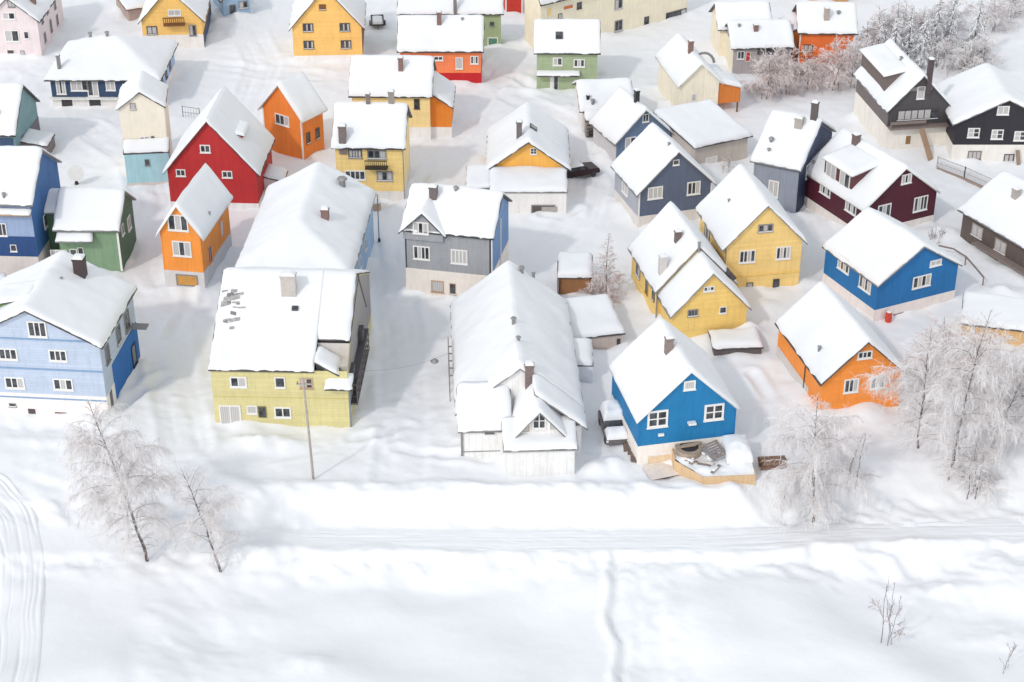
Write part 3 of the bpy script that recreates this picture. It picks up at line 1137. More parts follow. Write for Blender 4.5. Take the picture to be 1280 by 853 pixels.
# weathered white house with veranda
h = House('house', 'weathered white house with a dark slatted veranda at the end of the lane', (728, 142, 168), (790, 139), D=7.5, rise=1.7, ridge='x', wall=(226, 222, 220), rot=4, eo=.2)
p = h.hit(744, 158, 1, -1.2)
h.block(p[0] - 1.0, p[0] + 1.2, -1.4, -.02, 2.0, .5, 'shed', eo=.05, go=.1, wall=plain('grey_wood', (150, 142, 138)), wname='veranda', rname='veranda_roof')
bm = MB()
for k in range(4):
    bm.box(p[0] - .9, p[0] + 1.1, -1.5, -1.43, .3 + k * .42, .42 + k * .42)
bm.build('slats', plain('dark_slats', (92, 84, 82)), h.root)
MB().box(p[0] - .7, p[0] + .9, -1.42, -1.405, .1, 1.0).build('dark_opening_panel', plain('dark_opening_panel', (60, 54, 54)), h.root)  # flat sheet coloured as the shade inside the veranda opening
h.vent(741, 130, .4); h.vent(798, 122, .8); h.chimney(735, 126, 119, w=.3, mat=BLACKM)

# blue grey house
h = House('house', 'blue grey gabled house directly behind the slate house', (771, 177, 206), (838, 166), apex=(809, 138), C=('L', 751, 150), wall=(104, 124, 150), boards='v', trim=GTRIM)
h.win(788, 180, 14, 16, 2); h.win(807, 147.5, 8, 9, 2, style='w')
MB().box(h.x0 - .04, h.x0 - .002, .05, h.D - .05, 0, h.he - .2).build('side_cladding', plain('pale_boards', (206, 204, 206)), h.root)
h.chimney(797, 126, 113, w=.45, mat=BLACKM)

# slate house
h = House('house', 'slate grey gabled house on a pale concrete base beside the village lane', (799, 240, 286), (890, 228), apex=(849, 190), C=('L', 774, 205), wall=(92, 102, 124), boards='v', yf=271, fcol=(214, 208, 202), trim=GTRIM)
h.win(819, 241, 19, 14, 3, cur=[1, 1, 1]); h.win(867, 235, 17, 15, 3, cur=[0, 0, 1]); h.win(845, 203, 8, 6, 1)
MB().box(h.x0 - .05, h.x0 - .003, .05, h.D - .05, h.zf, h.he - .2).build('side_cladding', wall_mat((166, 168, 176), 'v'), h.root)
h.opening('l', h.x0 - .05, 3.6, 2.7, 1.5, 1.2, 2, 1, 'w', [1, 1]); h.corner_boards(WHITE, h.zf)
h.vent(836, 182, .25)

# cream house upper right with balcony
h = House('house', 'tall cream gabled house with an orange balcony and snowy canopy on its right', (851, 105, 148), (899, 102), apex=(881, 80), C=('L', 834, 68), wall=(252, 240, 216), boards='v', trim=WHITE, rot=11)
h.win(867, 122, 5, 8, 1, style='w', cur=[1]); h.chimney(864, 65, 51, w=.5)
h.block(h.x1, h.x1 + 2.6, .2, 3.0, 3.0, .8, 'shedr', eo=.2, go=.25, wall=wall_mat((214, 122, 44), 'v'), z0=1.3, wname='balcony', rname='balcony_roof')
MB().box(h.x1 + 2.3, h.x1 + 2.45, .3, .45, -.5, 1.3).build('post', plain('brown_wood', (122, 84, 52)), h.root)
MB().tube([(h.x1 - .6 + 1.3 * math.cos(a), 4.2, 4.2 + 1.5 * math.sin(a)) for a in np.linspace(.2, 2.7, 9)], [.16] * 9, 6).build('arched_gable', GTRIM, h.root)
h.block(h.x1, h.x1 + 2.0, 4.0, 7.0, 2.6, .6, 'shedr', eo=.2, go=.2, wall=plain('dark_slats', (112, 90, 86)), wname='rear_wing', rname='rear_wing_roof')

# double roofed house
h = House('house', 'low house with cream gable end and dark lower windows behind the frosted shrubs', (917, 63, 92), (988, 58), ridge='x', apex=(950, 26), pitch=30, wall=(168, 160, 160), boards='v', rot=4)
h.win(926, 69, 9, 9, 2, cur=[0, 0]); h.door(935, 71, 6, 11, plain('red_paint', (190, 60, 52))); h.win(962, 63, 30, 7, 4, style='d')
MB().box(h.x0 - .06, h.x0 - .002, 0, h.D, -.5, h.he).build('gable_cladding', plaster((250, 238, 214)), h.root)
h.block(h.x0 - .8, h.x1 - 1.6, h.D - 1.2, h.D + 4.5, h.he + .6, 1.8, 'x', wall=plaster((250, 238, 214)), wname='rear_wing', rname='rear_wing_roof')
h.chimney(945, 41, 31, w=.5); h.vent(924, 34, .3)

# orange timber house
h = House('house', 'orange timber house with a wide snowy roof behind the frosted shrubs', (1000, 44, 84), (1069, 46), ridge='x', apex=(1030, 4), pitch=32, wall=(232, 112, 44), boards='v', rot=-2)
h.win(1010, 60, 12, 8, 2, style=plain('brown_wood', (122, 84, 52))); h.corner_boards(WHITE, 0)
p = h.hit(1012, 66, 1, 0)
MB().box(h.x0, h.x0 + 2.3, -.8, -.03, p[2] - .1, p[2] + .02).build('balcony', plain('orange_wood', (214, 120, 60)), h.root)
h.chimney(1033, 27, 10, w=.6, mat=plain('stone', (176, 164, 156))); h.vent(1048, 19, .4)
h.block(h.x0 - 1.6, h.x0, 1.2, h.D, 3.4, .9, 'shedl', eo=.2, go=.2, wall=wall_mat((206, 130, 62), 'v'), wname='lean_to', rname='lean_to_roof')

# wooden house at the very top right
h = House('house', 'brown wooden house at the top edge above the orange timber house', (1011, -22, 4), (1062, -23), D=6, rise=2, ridge='x', wall=(190, 146, 100), boards='v')

# dark navy and grey house right of centre
h = House('house', 'grey house with a navy gable end and two stone chimneys on its deep snowy roof', (943, 205, 257), (998, 214), ridge='x', D=10, rise=2.9, wall=(140, 146, 160), boards='v', rot=-27, trim=GTRIM, th=.5)
h.win(967, 236, 12, 19, 2, cur=[1, 1])
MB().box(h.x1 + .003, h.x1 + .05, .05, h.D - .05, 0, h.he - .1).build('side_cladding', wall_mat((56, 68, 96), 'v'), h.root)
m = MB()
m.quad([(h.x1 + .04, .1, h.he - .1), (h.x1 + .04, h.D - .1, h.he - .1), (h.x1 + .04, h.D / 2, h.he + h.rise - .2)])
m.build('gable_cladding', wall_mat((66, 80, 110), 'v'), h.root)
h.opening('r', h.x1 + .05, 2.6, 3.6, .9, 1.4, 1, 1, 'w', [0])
MB().box(h.x0 - .05, h.x0 - .003, .05, h.D - .05, 0, h.he - .1).build('side_cladding', plain('pale_boards', (206, 204, 206)), h.root)
h.opening('l', h.x0 - .05, 3.0, 2.4, .9, 1.5, 1, 1, 'w', [1])
h.chimney(997, 162, 147, w=.75, mat=plain('stone', (170, 162, 156))); h.chimney(995, 140, 131, w=.5, mat=plain('stone', (170, 162, 156))); h.chimney(1016, 152, 128, w=.6, mat=plain('dark_stone', (96, 88, 88)))
h.vent(964, 178, .4); h.vent(961, 190, .3)

# wooden garage
h = House('garage', 'long grey board garage with a curved snowy roof below the tall cream gable', (869, 184, 214), (935, 170), D=7.5, rise=.8, ridge='shed', wall=(194, 182, 172), boards='v', cat='garage', group='sheds and garages in the snow', step=.3, th=.45)
h.door(889, 204, 15, 15, plain('white_panel', (222, 216, 212)), kind='garage_door')

# dark chalet
h = House('house', 'dark brown chalet on a tall white basement with a wooden ramp', (1112, 136, 192), (1186, 131), apex=(1152, 95), C=('L', 1082, 91), wall=(82, 78, 80), boards='v', yf=159, fcol=(250, 243, 232), trim=GTRIM, rot=9)
h.win(1147, 143, 53, 12, 6, style='d', cur=[1, 1, 1, 1, 1, 0]); h.win(1151, 116, 10, 14, 1, cur=[1]); h.win(1151, 111, 30, 4, 1, style='g', pane=GTRIM, kind='gable_band')
p0 = h.hit(1114, 154, 1, -.6); p1 = h.hit(1186, 152, 1, -.6)
MB().box(h.x0, h.x1, -.8, -.04, h.zf - .05, h.zf + .12).box(h.x0, h.x1 - 2.6, -.84, -.74, h.zf + .55, h.zf + .85).box(h.x0, h.x0 + .1, -.8, -.7, h.zf + .12, h.zf + .55).build('balcony', plain('grey_brown_wood', (134, 120, 114)), h.root)
MB().beam((.15, -.85, h.zf), (1.0, -2.6, -.2), .7, .12).build('ramp', plain('weathered_wood', (168, 140, 116)), h.root)
h.door(1135, 175, 8, 11, plain('brown_wood', (150, 112, 72)), kind='hatch')
shed_dormer(h, 'l', 2.8, 10.2, h.x0 + .3, h.he + 2.45, wall=plain('dark_slats', (112, 100, 96)), wins=0, th=.25, kslope=.2)
h.chimney(1162, 104, 74, w=.5, mat=plain('dark_stone', (84, 74, 76))); h.vent(1126, 75, .3)
MB().box(h.x0 - .05, h.x0 - .003, .05, h.D - .05, h.zf, h.he - .2).build('side_cladding', wall_mat((116, 106, 104), 'h'), h.root)

# black house
h = House('house', 'black boarded house with white windows and a cream basement at the right edge', (1195, 154, 204), (1318, 154), apex=(1256, 125), C=('L', 1211, 110), wall=(52, 49, 56), boards='v', yf=181, fcol=(250, 244, 236), rot=0, trim=GTRIM)
h.win(1254, 138, 15, 10, 2, cur=[1]); 
for x, y in ((1217, 166), (1246.5, 168), (1275, 170)):
    h.win(x, y, 15, 11, 2, rows=2, cur=[1, 0])
h.win(1218, 194, 17, 10, 3, style=plain('grey_brown_wood', (134, 120, 114)), cur=[1]); h.win(1261, 198, 13, 10, 2, style='d')
MB().beam((3.0 - 1.4, -.3, 1.6), (3.0 - 1.2, -1.2, -.3), .4, .12).build('ramp', plain('weathered_wood', (150, 130, 116)), h.root)

# maroon house
h = House('house', 'maroon house with a two window dormer and white window frames', (1079, 262, 303), (1171, 240), apex=(1136, 210), C=('L', 1012, 213), wall=(84, 34, 48), boards='v', yf=291, fcol=(222, 214, 208), trim=WHITE, eo=.18)
h.win(1105, 264, 18, 16, 3, cur=[0, 1, 0]); h.win(1150.5, 254.5, 19, 17, 4, cur=[0, 1, 0, 0]); h.win(1133, 223.5, 14, 11, 3, cur=[1, 0, 1])
h.win(1032, 236, 1.7, 1.25, 4, 'l', m=True, cur=[0, 1]); h.win(1064, 258.5, 1.7, 1.25, 4, 'l', m=True, cur=[0, 1])
shed_dormer(h, 'l', 2.6, 7.0, h.x0 + .45, h.he + 2.3, wall=wall_mat((98, 58, 62), 'v'), wins=2, th=.25, kslope=.2)
h.chimney(1072, 181, 168, w=.6, mat=plain('dark_stone', (112, 98, 94))); h.vent(1017, 205, .25); h.downpipe(h.x0 - .02, -.06, -.2, h.he - .1)

# brown barn house at the right edge
h = House('house', 'brown boarded house running out of the right edge with pale windows', (1204, 268, 300), (1306, 334), D=9, rise=2.6, ridge='x', wall=(98, 86, 80), boards='v', rot=-62, eo=.5, trim=GTRIM)
h.win(1222, 289, 1.5, 1.2, 2, 'f', m=True, cur=[1, 1], style=plain('grey_brown_wood', (160, 148, 140))); h.win(1251, 308, 1.5, 1.2, 2, 'f', m=True, cur=[1, 1], style=plain('grey_brown_wood', (160, 148, 140)))
h.win(1247, 332, 1.6, 1.3, 2, 'f', m=True, cur=[0, 1], style=plain('grey_brown_wood', (160, 148, 140))); 
h.chimney(1266, 250, 236, w=.6, mat=plain('stone', (170, 162, 156)))
MB().box(h.x0 + 2.5, h.x1, -.9, -.05, .9, 1.02).build('porch_deck', plain('grey_brown_wood', (134, 120, 114)), h.root)

# yellow house right
h = House('house', 'tall lemon yellow gabled house in front of the maroon house', (907, 308, 367), (1003, 300), apex=(960, 257), C=('L', 860, 260), wall=YEL2, boards='h', trim=GTRIM)
h.win(957, 285, 19, 9, 3, style='g', cur=[0, 1, 0]); h.win(934, 320.5, 21, 15, 4, style='w', cur=[0, 0, 1, 0]); h.win(979, 316, 19, 15, 4, style='w', cur=[0, 1, 0, 1])
h.win(937, 357, 8, 7, 1, style='d'); h.win(970, 354, 8, 10, 1, style='d')
p = h.hit(955, 343, 1, 0)
MB().box(h.x0, h.x1 + .05, -.09, -.002, p[2] - .05, p[2] + .06).build('string_course', wall_mat((232, 196, 110), None), h.root)
h.opening('l', h.x0, 5.6, 3.3, 1.6, 1.4, 3, 1, 'g', [1, 0, 1]); h.opening('l', h.x0, 1.8, 2.6, 1.4, 1.1, 2, 1, plain('ochre_wood', (176, 140, 70)), [0]); h.downpipe(h.x0 + .05, -.06, 0, h.he - .2, GTRIM)
h.vent(911, 252, .2)

# stepped yellow house
h = House('house', 'yellow house with a stepped double gable roof in front of the lemon yellow house', (841, 393, 430), (934, 383), apex=(892, 342), D=4, wall=(253, 212, 118), boards='h', trim=GTRIM, main=False)
B_ = 3.6
h.block(h.x0, h.x1, 0, B_, h.he, h.rise, 'y', eo=.3, go=.3)
h.block(h.x0 - .25, h.x1 - .05, B_ + .02, B_ + 8.2, h.he + .55, h.rise + .25, 'y', eo=.35, go=.3, wname='rear_wall', rname='rear_roof')
FOOT.append((h.ox, h.oy, h.c, h.s, h.x0, h.x1, 0, B_ + 8.2))
h.win(886, 361, 14, 6, 3, style='w', cur=[0, 1]); h.win(866, 391, 13, 8, 3, style='g', cur=[0]); h.win(903.5, 387.5, 9, 8, 1, style='w', cur=[0])
h.opening('l', h.x0 - .25, B_ + 6.0, 2.3, 1.3, 1.5, 2, 1, 'g', [1, 0]); h.opening('l', h.x0 - .25, B_ + 3.2, 2.1, .8, 1.6, 1, 1, plain('ochre_wood', (176, 140, 70)), [0])
h.opening('l', h.x0 - .25, B_ + 1.2, 2.1, .7, .7, 1, 1, 'd', [0])
h.chimney(829, 342, 320, w=.6, mat=plain('pale_stone', (206, 200, 196))); h.chimney(848, 302, 289, w=.5, mat=plain('dark_stone', (112, 98, 94)))
h.skylight(913, 345, .9, .9); h.vent(874, 307, .25)
h.downpipe(h.x0 - .36, B_ - .1, 0, h.he + .3, GTRIM)

# blue house right
h = House('house', 'bright blue house with white windows and a pale basement on the right slope', (1097, 356, 403), (1198, 331), apex=(1169, 308), C=('L', 1044, 307), wall=(26, 110, 172), boards='v', yf=388, fcol=(226, 218, 214), trim=GTRIM, th=.45, eo=.2)
h.win(1169.5, 328.5, 16, 7, 2, cur=[1, 1]); h.win(1152, 351.5, 25, 14, 4, cur=[0, 1, 0, 1])
h.win(1055, 330, 1.7, 1.4, 4, 'l', m=True, cur=[0, 1]); h.win(1082, 354, 1.7, 1.4, 4, 'l', m=True, cur=[1, 0])
h.win(1123, 396, 15, 9, 1, style=plain('grey_brown_wood', (134, 120, 114)), pane=plain('dark_opening_panel', (96, 84, 82)), kind='hatch')
h.vent(1176, 290, .2)

# grey house centre
h = House('house', 'medium grey house with a blue boarded gable end and a small front cross gable', (506, 290, 367), (613, 307), ridge='x', apex=(600, 237), pitch=33, wall=(156, 157, 161), boards='v', yf=336, fcol=(232, 222, 212), trim=DTRIM, rot=-12, eo=.3)
h.win(527, 316, 21, 16, 4, cur=[0, 1, 0, 0]); h.win(574, 321, 21, 17, 4, cur=[1, 1, 1, 1])
BW = plain('beige_wood', (188, 160, 134))
h.win(547, 358, 16, 14, 1, style=BW, cur=[1]); h.win(566, 361, 8, 13, 1, style=BW, cur=[0])
BLUEG = wall_mat((108, 144, 190), 'v')
MB().box(h.x1 + .003, h.x1 + .05, .05, h.D - .05, h.zf, h.he - .05).build('side_cladding', BLUEG, h.root)
m = MB(); m.quad([(h.x1 + .04, .1, h.he - .05), (h.x1 + .04, h.D - .1, h.he - .05), (h.x1 + .04, h.D / 2, h.he + h.rise - .1)]); m.build('gable_cladding', BLUEG, h.root)
MB().box(h.x1 + .05, h.x1 + .14, 0.0, .14, -.2, h.he).box(h.x1 + .05, h.x1 + .14, h.D * .5, h.D * .5 + .12, 0, h.he).build('corner_board', WHITE, h.root)
h.block(h.x0 - .1, h.x0 + 3.5, -.25, 3.4, h.he - .05, 1.75, 'y', eo=.35, go=.3, th=.35, wname='cross_gable', rname='cross_gable_roof', z0=h.he - .9)
h.win(526, 285, 20, 14, 3, at=-.25, cur=[1, 0, 1])
h.chimney(541, 252, 233, w=.65, mat=plain('dark_stone', (112, 100, 100))); h.vent(570, 239, .35); h.corner_boards(DTRIM)

# long light blue house with warped roof
h = House('house', 'light blue house with a big smooth snow roof behind the lime yellow building', (296, 342, 404), (436, 344), rise=2.6, D=16.5, ridge='hipf', wall=(150, 182, 212), boards='v', rot=-3, eo=.35, th=.5, trim=GTRIM)
h.chimney(406, 275, 261, w=.65)
for u in (3.2, 7.0, 10.5):
    h.opening('r', h.x1, u, 2.6, .9, 1.2, 1, 1, 'w', [0])
MB().box(h.x0 - 2.2, h.x0 - .02, 6, 6.2, -.6, .9).build('low_wall', GTRIM, h.root)
h.vent(428, 233, .7)

# lime yellow building
h = House('house', 'lime yellow two storey building with a broad snow roof and patchy bare tiles', (263, 464, 531), (434, 466), ridge='x', apex=(365, 338), pitch=27, wall=(208, 197, 140), boards='h', rot=-2, trim=DTRIM, main=False, eo=.2, th=.3)
xn = h.hit(393, 466, 1, 0)[0]
ex = .12
h.block(h.x0, h.x1, 0, h.D, h.he, h.rise, 'x', roof=False)
P = h.blocks[-1][4]
h.roof([(h.x0 - ex, xn, -.2, h.D + .3, (1, 0, 1, 1)), (xn, h.x1 + .05, 2.4, h.D + .3, (0, 1, 1, 1))], P, 'x', .26, h.root, h.trim)
zt = h.he + .05
m = MB(); m.box(xn, h.x1 - .02, 2.28, 2.39, h.he - .8, h.he + 1.12).box(xn, h.x1 - .02, .9, 2.27, h.he - .8, h.he - .1)
m.build('terrace_wall', plaster((196, 190, 186)), h.root)
V, Q = [], []
h.roof([(xn + .05, xn + 1.9, -.15, 2.2, (1, 1, 1, 1))], [lambda x, y: h.he + .75 - (x - xn) * .62 + y * .05], 'shed', .25, h.root, h.trim, rname='side_roof')
h.roof([(xn + .8, h.x1 + .45, -.75, .75, (1, 1, 1, 1))], [lambda x, y: h.he - 1.35 + (y + .75) * .35], 'shed', .28, h.root, h.trim, rname='canopy_roof')
MB().box(h.x0, h.x1, -.03, -.002, h.he - 2.55, h.he - 2.48).build('string_course', wall_mat((200, 188, 116), None), h.root)
h.win(298, 477.5, 21, 13, 2, cur=[0, 1]); h.win(350, 478, 13, 13, 1, style='w', cur=[0]); h.win(383, 479, 16, 13, 2, style=BW, cur=[1, 0])
h.win(288, 519, 27, 25, 2, cur=[1, 1], kind='patio_door'); h.win(315, 512, 13, 10, 1, cur=[1]); h.win(328, 515, 10, 14, 1, style=plain('olive_paint', (120, 116, 84)), cur=[0], kind='door'); h.win(353.5, 515.5, 21, 13, 2, cur=[0, 0])
h.chimney(361, 372, 343, w=1.15, d=.8, mat=plain('stone', (190, 182, 176))); h.skylight(369, 387, .5, .4)
tile = plain('bare_tiles', (176, 172, 170), 0.8, 0.4, 5)
rt = random.Random(5)
for k in range(20):
    x, y = (287 + rt.uniform(-9, 16), 362 + rt.uniform(0, 52))
    o_, d_ = h.lray(x, y)
    t = 60.0
    while t < 300:
        p = [o_[i] + d_[i] * t for i in range(3)]
        rz = h.roofz(p[0], p[1])
        if rz is not None and p[2] < rz + .4:
            break
        t += .1
    kk = h.rise / (h.D / 2)
    ay = Vector((0, 1, kk)).normalized()
    MB().obox((p[0], p[1], h.roofz(p[0], p[1]) + .385), Vector((1, rt.uniform(-.3, .3), rt.uniform(-.3, .3) * kk)) * rt.uniform(.12, .5), ay * rt.uniform(.04, .16), Vector((0, -.4, 1)).normalized() * .05).build('bare_tile', tile if rt.random() < .6 else plain('dull_slats', (132, 128, 128)), h.root)
# ladder-like balcony rails down the right side
bm = MB()
for k in range(9):
    y = .8 + k * 1.05
    bm.box(h.x1 + .02, h.x1 + .62, y, y + .07, 1.6, 1.68)
    bm.box(h.x1 + .55, h.x1 + .62, y, y + .07, 1.6, 3.4)
    bm.box(h.x1 + .02, h.x1 + .62, y, y + .05, 3.36, 3.42)
for z in (1.62, 2.3, 2.9, 3.4):
    bm.box(h.x1 + .56, h.x1 + .62, .6, 9.6, z, z + .07)
bm.build('balcony', plain('grey_brown_wood', (120, 112, 110)), h.root)
MB().box(h.x1 + .02, h.x1 + .54, 1, 9.4, 1.45, 1.6).box(h.x1 + .02, h.x1 + .6, 1.6, 9.4, 3.5, 3.6).box(h.x1 + .02, h.x1 + .5, 3.0, 6.5, 1.6, 2.6).box(h.x1 + .02, h.x1 + .4, 7.0, 8.2, 3.6, 4.6).box(h.x1 + .02, h.x1 + .3, 1.2, 2.6, 3.6, 4.4).build('balcony_floor', plain('dark_slats', (80, 78, 80)), h.root)
MB().box(h.x1 + .002, h.x1 + .018, .9, h.D - .1, 1.3, h.he).build('side_cladding', plain('weathered_grey_boards', (150, 146, 144)), h.root)
m = MB(); m.quad([(h.x1 + .012, 1.0, h.he - .05), (h.x1 + .012, h.D - .1, h.he - .05), (h.x1 + .012, h.D / 2, h.he + h.rise - .1)]); m.build('gable_cladding', plain('weathered_grey_boards', (150, 146, 144)), h.root)
h.downpipe(h.x1 + .1, .1, -.3, h.he - 1.5, plain('blue_steel', (120, 136, 160)))
MB().beam((h.x1 + .1, h.D / 2, h.he + h.rise), (h.x1 + 1.0, h.D / 2 - 2.4, h.he + h.rise - 1.6), .1, .12).build('verge_board', DTRIM, h.root)
LIME = h

# green house
h = House('house', 'green house with a dark green gable end and a small snowy porch roof', (72, 290, 338), (147, 291), ridge='x', apex=(112, 236), pitch=36, wall=(122, 150, 118), boards='v', rot=-2, trim=GTRIM)
h.win(70, 317, 14, 9, 2, at=0, cur=[1]); h.win(80, 317, 8, 9, 1, cur=[1]); h.win(92, 316, 9, 9, 1, cur=[0]); h.win(101, 313.5, 7, 8, 1, cur=[0])
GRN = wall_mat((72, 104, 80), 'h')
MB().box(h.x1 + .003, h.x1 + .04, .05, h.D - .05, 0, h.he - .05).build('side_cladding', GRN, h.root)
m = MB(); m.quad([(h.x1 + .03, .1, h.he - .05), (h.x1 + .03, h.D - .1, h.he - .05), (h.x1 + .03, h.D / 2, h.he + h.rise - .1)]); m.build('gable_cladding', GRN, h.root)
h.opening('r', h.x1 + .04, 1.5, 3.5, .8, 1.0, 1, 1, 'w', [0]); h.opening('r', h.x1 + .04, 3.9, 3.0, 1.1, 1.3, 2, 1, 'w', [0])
MB().box(h.x1 - .12, h.x1 + .06, -.03, -.001, 0, h.he).build('corner_board', WHITE, h.root)
p = h.hit(97, 296, 1, -.4)
h.block(h.x0 + .05, h.x0 + 3.2, -.9, -.02, p[2] - .35, .45, 'shed', eo=.08, go=.1, th=.25, z0=p[2] - .4, wname='porch', rname='porch_roof')
h.block(h.x0 - 2.6, h.x0, 2.0, h.D, h.he + .55, h.rise - 1.3, 'x', wall=wall_mat((84, 112, 88), 'v'), wname='side_wing', rname='side_wing_roof', eo=.3, go=.05)  # wing in a darker green: its shade is painted into the wall
p = h.hit(50, 284, 1, 2.0)
h.opening('f', 2.0, p[0], p[2] - .2, 1.0, 1.1, 1, 1, 'w', [1])

# blue house at the left edge
h = House('house', 'tall blue house with a grey eaves board and pale stone foundation at the left edge', (-60, 257, 345), (38, 259), ridge='x', apex=(20, 184), pitch=35, wall=(142, 160, 192), boards='v', rot=-3, yf=320, fcol=(200, 192, 188), trim=GTRIM)
h.win(3, 287, 11, 15, 2, cur=[0]); h.win(17, 310, 8, 8, 1, cur=[0])
MB().box(h.x0, h.x1, -.03, -.002, h.zf, h.zf + 2.0).build('lower_cladding', wall_mat((40, 72, 122), 'v'), h.root)
BL = wall_mat((58, 104, 158), 'v')
MB().box(h.x1 + .003, h.x1 + .04, .05, h.D - .05, h.zf, h.he - .05).build('side_cladding', BL, h.root)
m = MB(); m.quad([(h.x1 + .03, .1, h.he - .05), (h.x1 + .03, h.D - .1, h.he - .05), (h.x1 + .03, h.D / 2, h.he + h.rise - .1)]); m.build('gable_cladding', BL, h.root)
h.roof([(h.x0, h.x1 + .05, -.6, -.05, (1, 1, 1, 0))], [lambda x, y: h.he - 1.15 + (y + .6) * .5], 'shed', .2, h.root, BW, rname='eaves_ledge')
h.opening('r', h.x1 + .04, 3.2, 4.2, .9, 1.3, 1, 1, 'w', [0]); h.vent(5, 246, .3)

# orange house left
h = House('house', 'vivid orange narrow house with a wooden garage door in its grey base', (200, 289, 360), (252, 286), apex=(221, 257), D=8.2, wall=(244, 148, 52), boards='v', yf=337, fcol=(206, 200, 198), trim=WHITE, rot=-9)
h.win(222.5, 278.5, 26, 19, 3, cur=[0, 1, 0]); h.win(227.5, 311, 24, 18, 3, cur=[1, 0, 1])
h.door(234, 350.5, 28, 14, plain('honey_wood', (206, 150, 80), .7, .25, 4), style='g', kind='garage_door'); h.corner_boards(wall_mat((238, 140, 44), None), h.zf)
h.opening('r', h.x1, 2.0, 2.7, 1.0, 1.7, 2, 1, plain('orange_trim', (236, 160, 110)), [0]); h.opening('r', h.x1, 5.8, 3.4, .9, 1.6, 1, 1, plain('orange_trim', (236, 160, 110)), [1])
h.vent(262, 268, .2)

# light blue house lower left
h = House('house', 'large powder blue house with rows of white windows and a red garage door', (-52, 436, 527), (124, 432), apex=(36, 388), C=('R', 178, 362), wall=(181, 193, 212), boards='h', yf=500, fcol=(230, 222, 218), trim=DTRIM, rot=-5, anchor='B', eo=.35, th=.42)
h.win(46.5, 411.5, 24, 19, 3, cur=[0]); h.win(10, 442.5, 24, 14, 3, cur=[0]); h.win(72.5, 444.5, 23, 14, 3, cur=[0]); h.win(18.5, 478.5, 25, 14, 3, cur=[0, 0, 1]); h.win(79, 480.5, 25, 14, 3, cur=[0, 1, 0])
TRB = plain('blue_trim', (132, 160, 192))
for yy in (425, 462, 498):
    p = h.hit(60, yy, 1, 0)
    MB().box(h.x0, h.x1, -.05, -.002, p[2] - .07, p[2] + .07).build('trim_band', TRB, h.root)
h.door(41, 519, 12, 19, plain('dark_door', (88, 76, 74))); h.door(77, 519, 19, 11, plain('red_door', (120, 52, 44)), kind='garage_door'); h.win(16, 506, 9, 4, 1, style='g')
MB().box(h.x1 + .003, h.x1 + .045, 2.2, h.D - .05, .3, 3.6).build('deep_blue_panel', wall_mat((20, 102, 178), None), h.root)
h.opening('r', h.x1, 1.5, 5.0, 1.0, 1.5, 1, 1, 'g', [0]); h.opening('r', h.x1, 4.6, 5.0, 1.1, 1.5, 1, 1, 'g', [0]); h.opening('r', h.x1, 7.0, 4.9, 1.3, 1.7, 2, 1, 'g', [0]); h.opening('r', h.x1 + .045, 7.6, 1.4, 1.1, 1.9, 1, 1, plain('navy_panel', (40, 52, 84)), [0]); h.opening('r', h.x1, 1.0, 1.2, .9, 1.7, 1, 1, 'w', [0])
h.chimney(99, 345, 322, w=.85, mat=plain('dark_stone', (74, 62, 64))); h.vent(77, 350, .2)
shed_dormer(h, 'l', 2.2, 4.6, h.x0 + 1.9, h.he + 2.0, wall=plain('moss_green', (110, 142, 92)), wins=1, th=.3)
MB().box(h.x1, h.x1 + 1.4, 7.4, 8.3, 3.9, 4.0).build('balcony_floor', GTRIM, h.root)

# orange house right
h = House('house', 'orange gabled house with white window frames behind the frosted trees at right', (1028, 477, 520), (1127, 460), apex=(1089, 427), C=('L', 975, 404), wall=(246, 146, 50), boards='h', trim=DTRIM, rot=13, eo=.28)
h.win(1081, 443.5, 19, 9, 3, cur=[0, 0, 0]); h.win(1064, 482, 19, 17, 3, cur=[0, 0, 1]); h.win(1097, 477.5, 19, 16, 3, cur=[0, 1, 0])
MB().box(h.x0 - .035, h.x0 - .002, 2.5, h.D, -.8, 1.1).build('side_foundation', CONC, h.root)
MB().box(.1, 1.5, -.5, -.02, -.2, .35).build('step', CONC, h.root)
h.downpipe(h.x0 - .05, 3.4, -.5, h.he - .2, DTRIM); h.vent(1024, 437, .25)

# blue house centre
h = House('house', 'cobalt blue gabled house with two four pane windows and a cream garage door', (799, 524, 583), (918, 499), apex=(864, 464), C=('L', 772, 458), wall=(18, 118, 172), boards='v', yf=558, fcol=(234, 226, 218), trim=WHITE, rot=12, th=.45, go=.3, eo=.25)
h.win(822, 523.5, 26, 21, 2, cur=[0, 0], fw=.16, rows=2); h.win(892.5, 515, 25, 20, 2, cur=[0, 0], fw=.16, rows=2); h.win(862, 481.5, 15, 11, 1, cur=[1], fw=.12)
h.door(824, 575.5, 33, 17, plain('cream_door', (228, 204, 172)), kind='garage_door'); h.corner_boards(wall_mat((20, 112, 170), None))
p = h.hit(826, 543, 1, 0); MB().box(p[0] - .22, p[0] + .22, -.16, -.002, p[2] - .1, p[2] + .1).build('wall_lamp', WHITE, h.root)
p = h.hit(864, 527, 1, 0); MB().box(p[0] - .3, p[0] + .3, -.4, -.002, p[2] - .12, p[2] + .05).build('air_vent', WHITE, h.root)
h.chimney(837, 441, 422, w=.55, mat=brick_mat((132, 110, 102)))
BLUEC = h

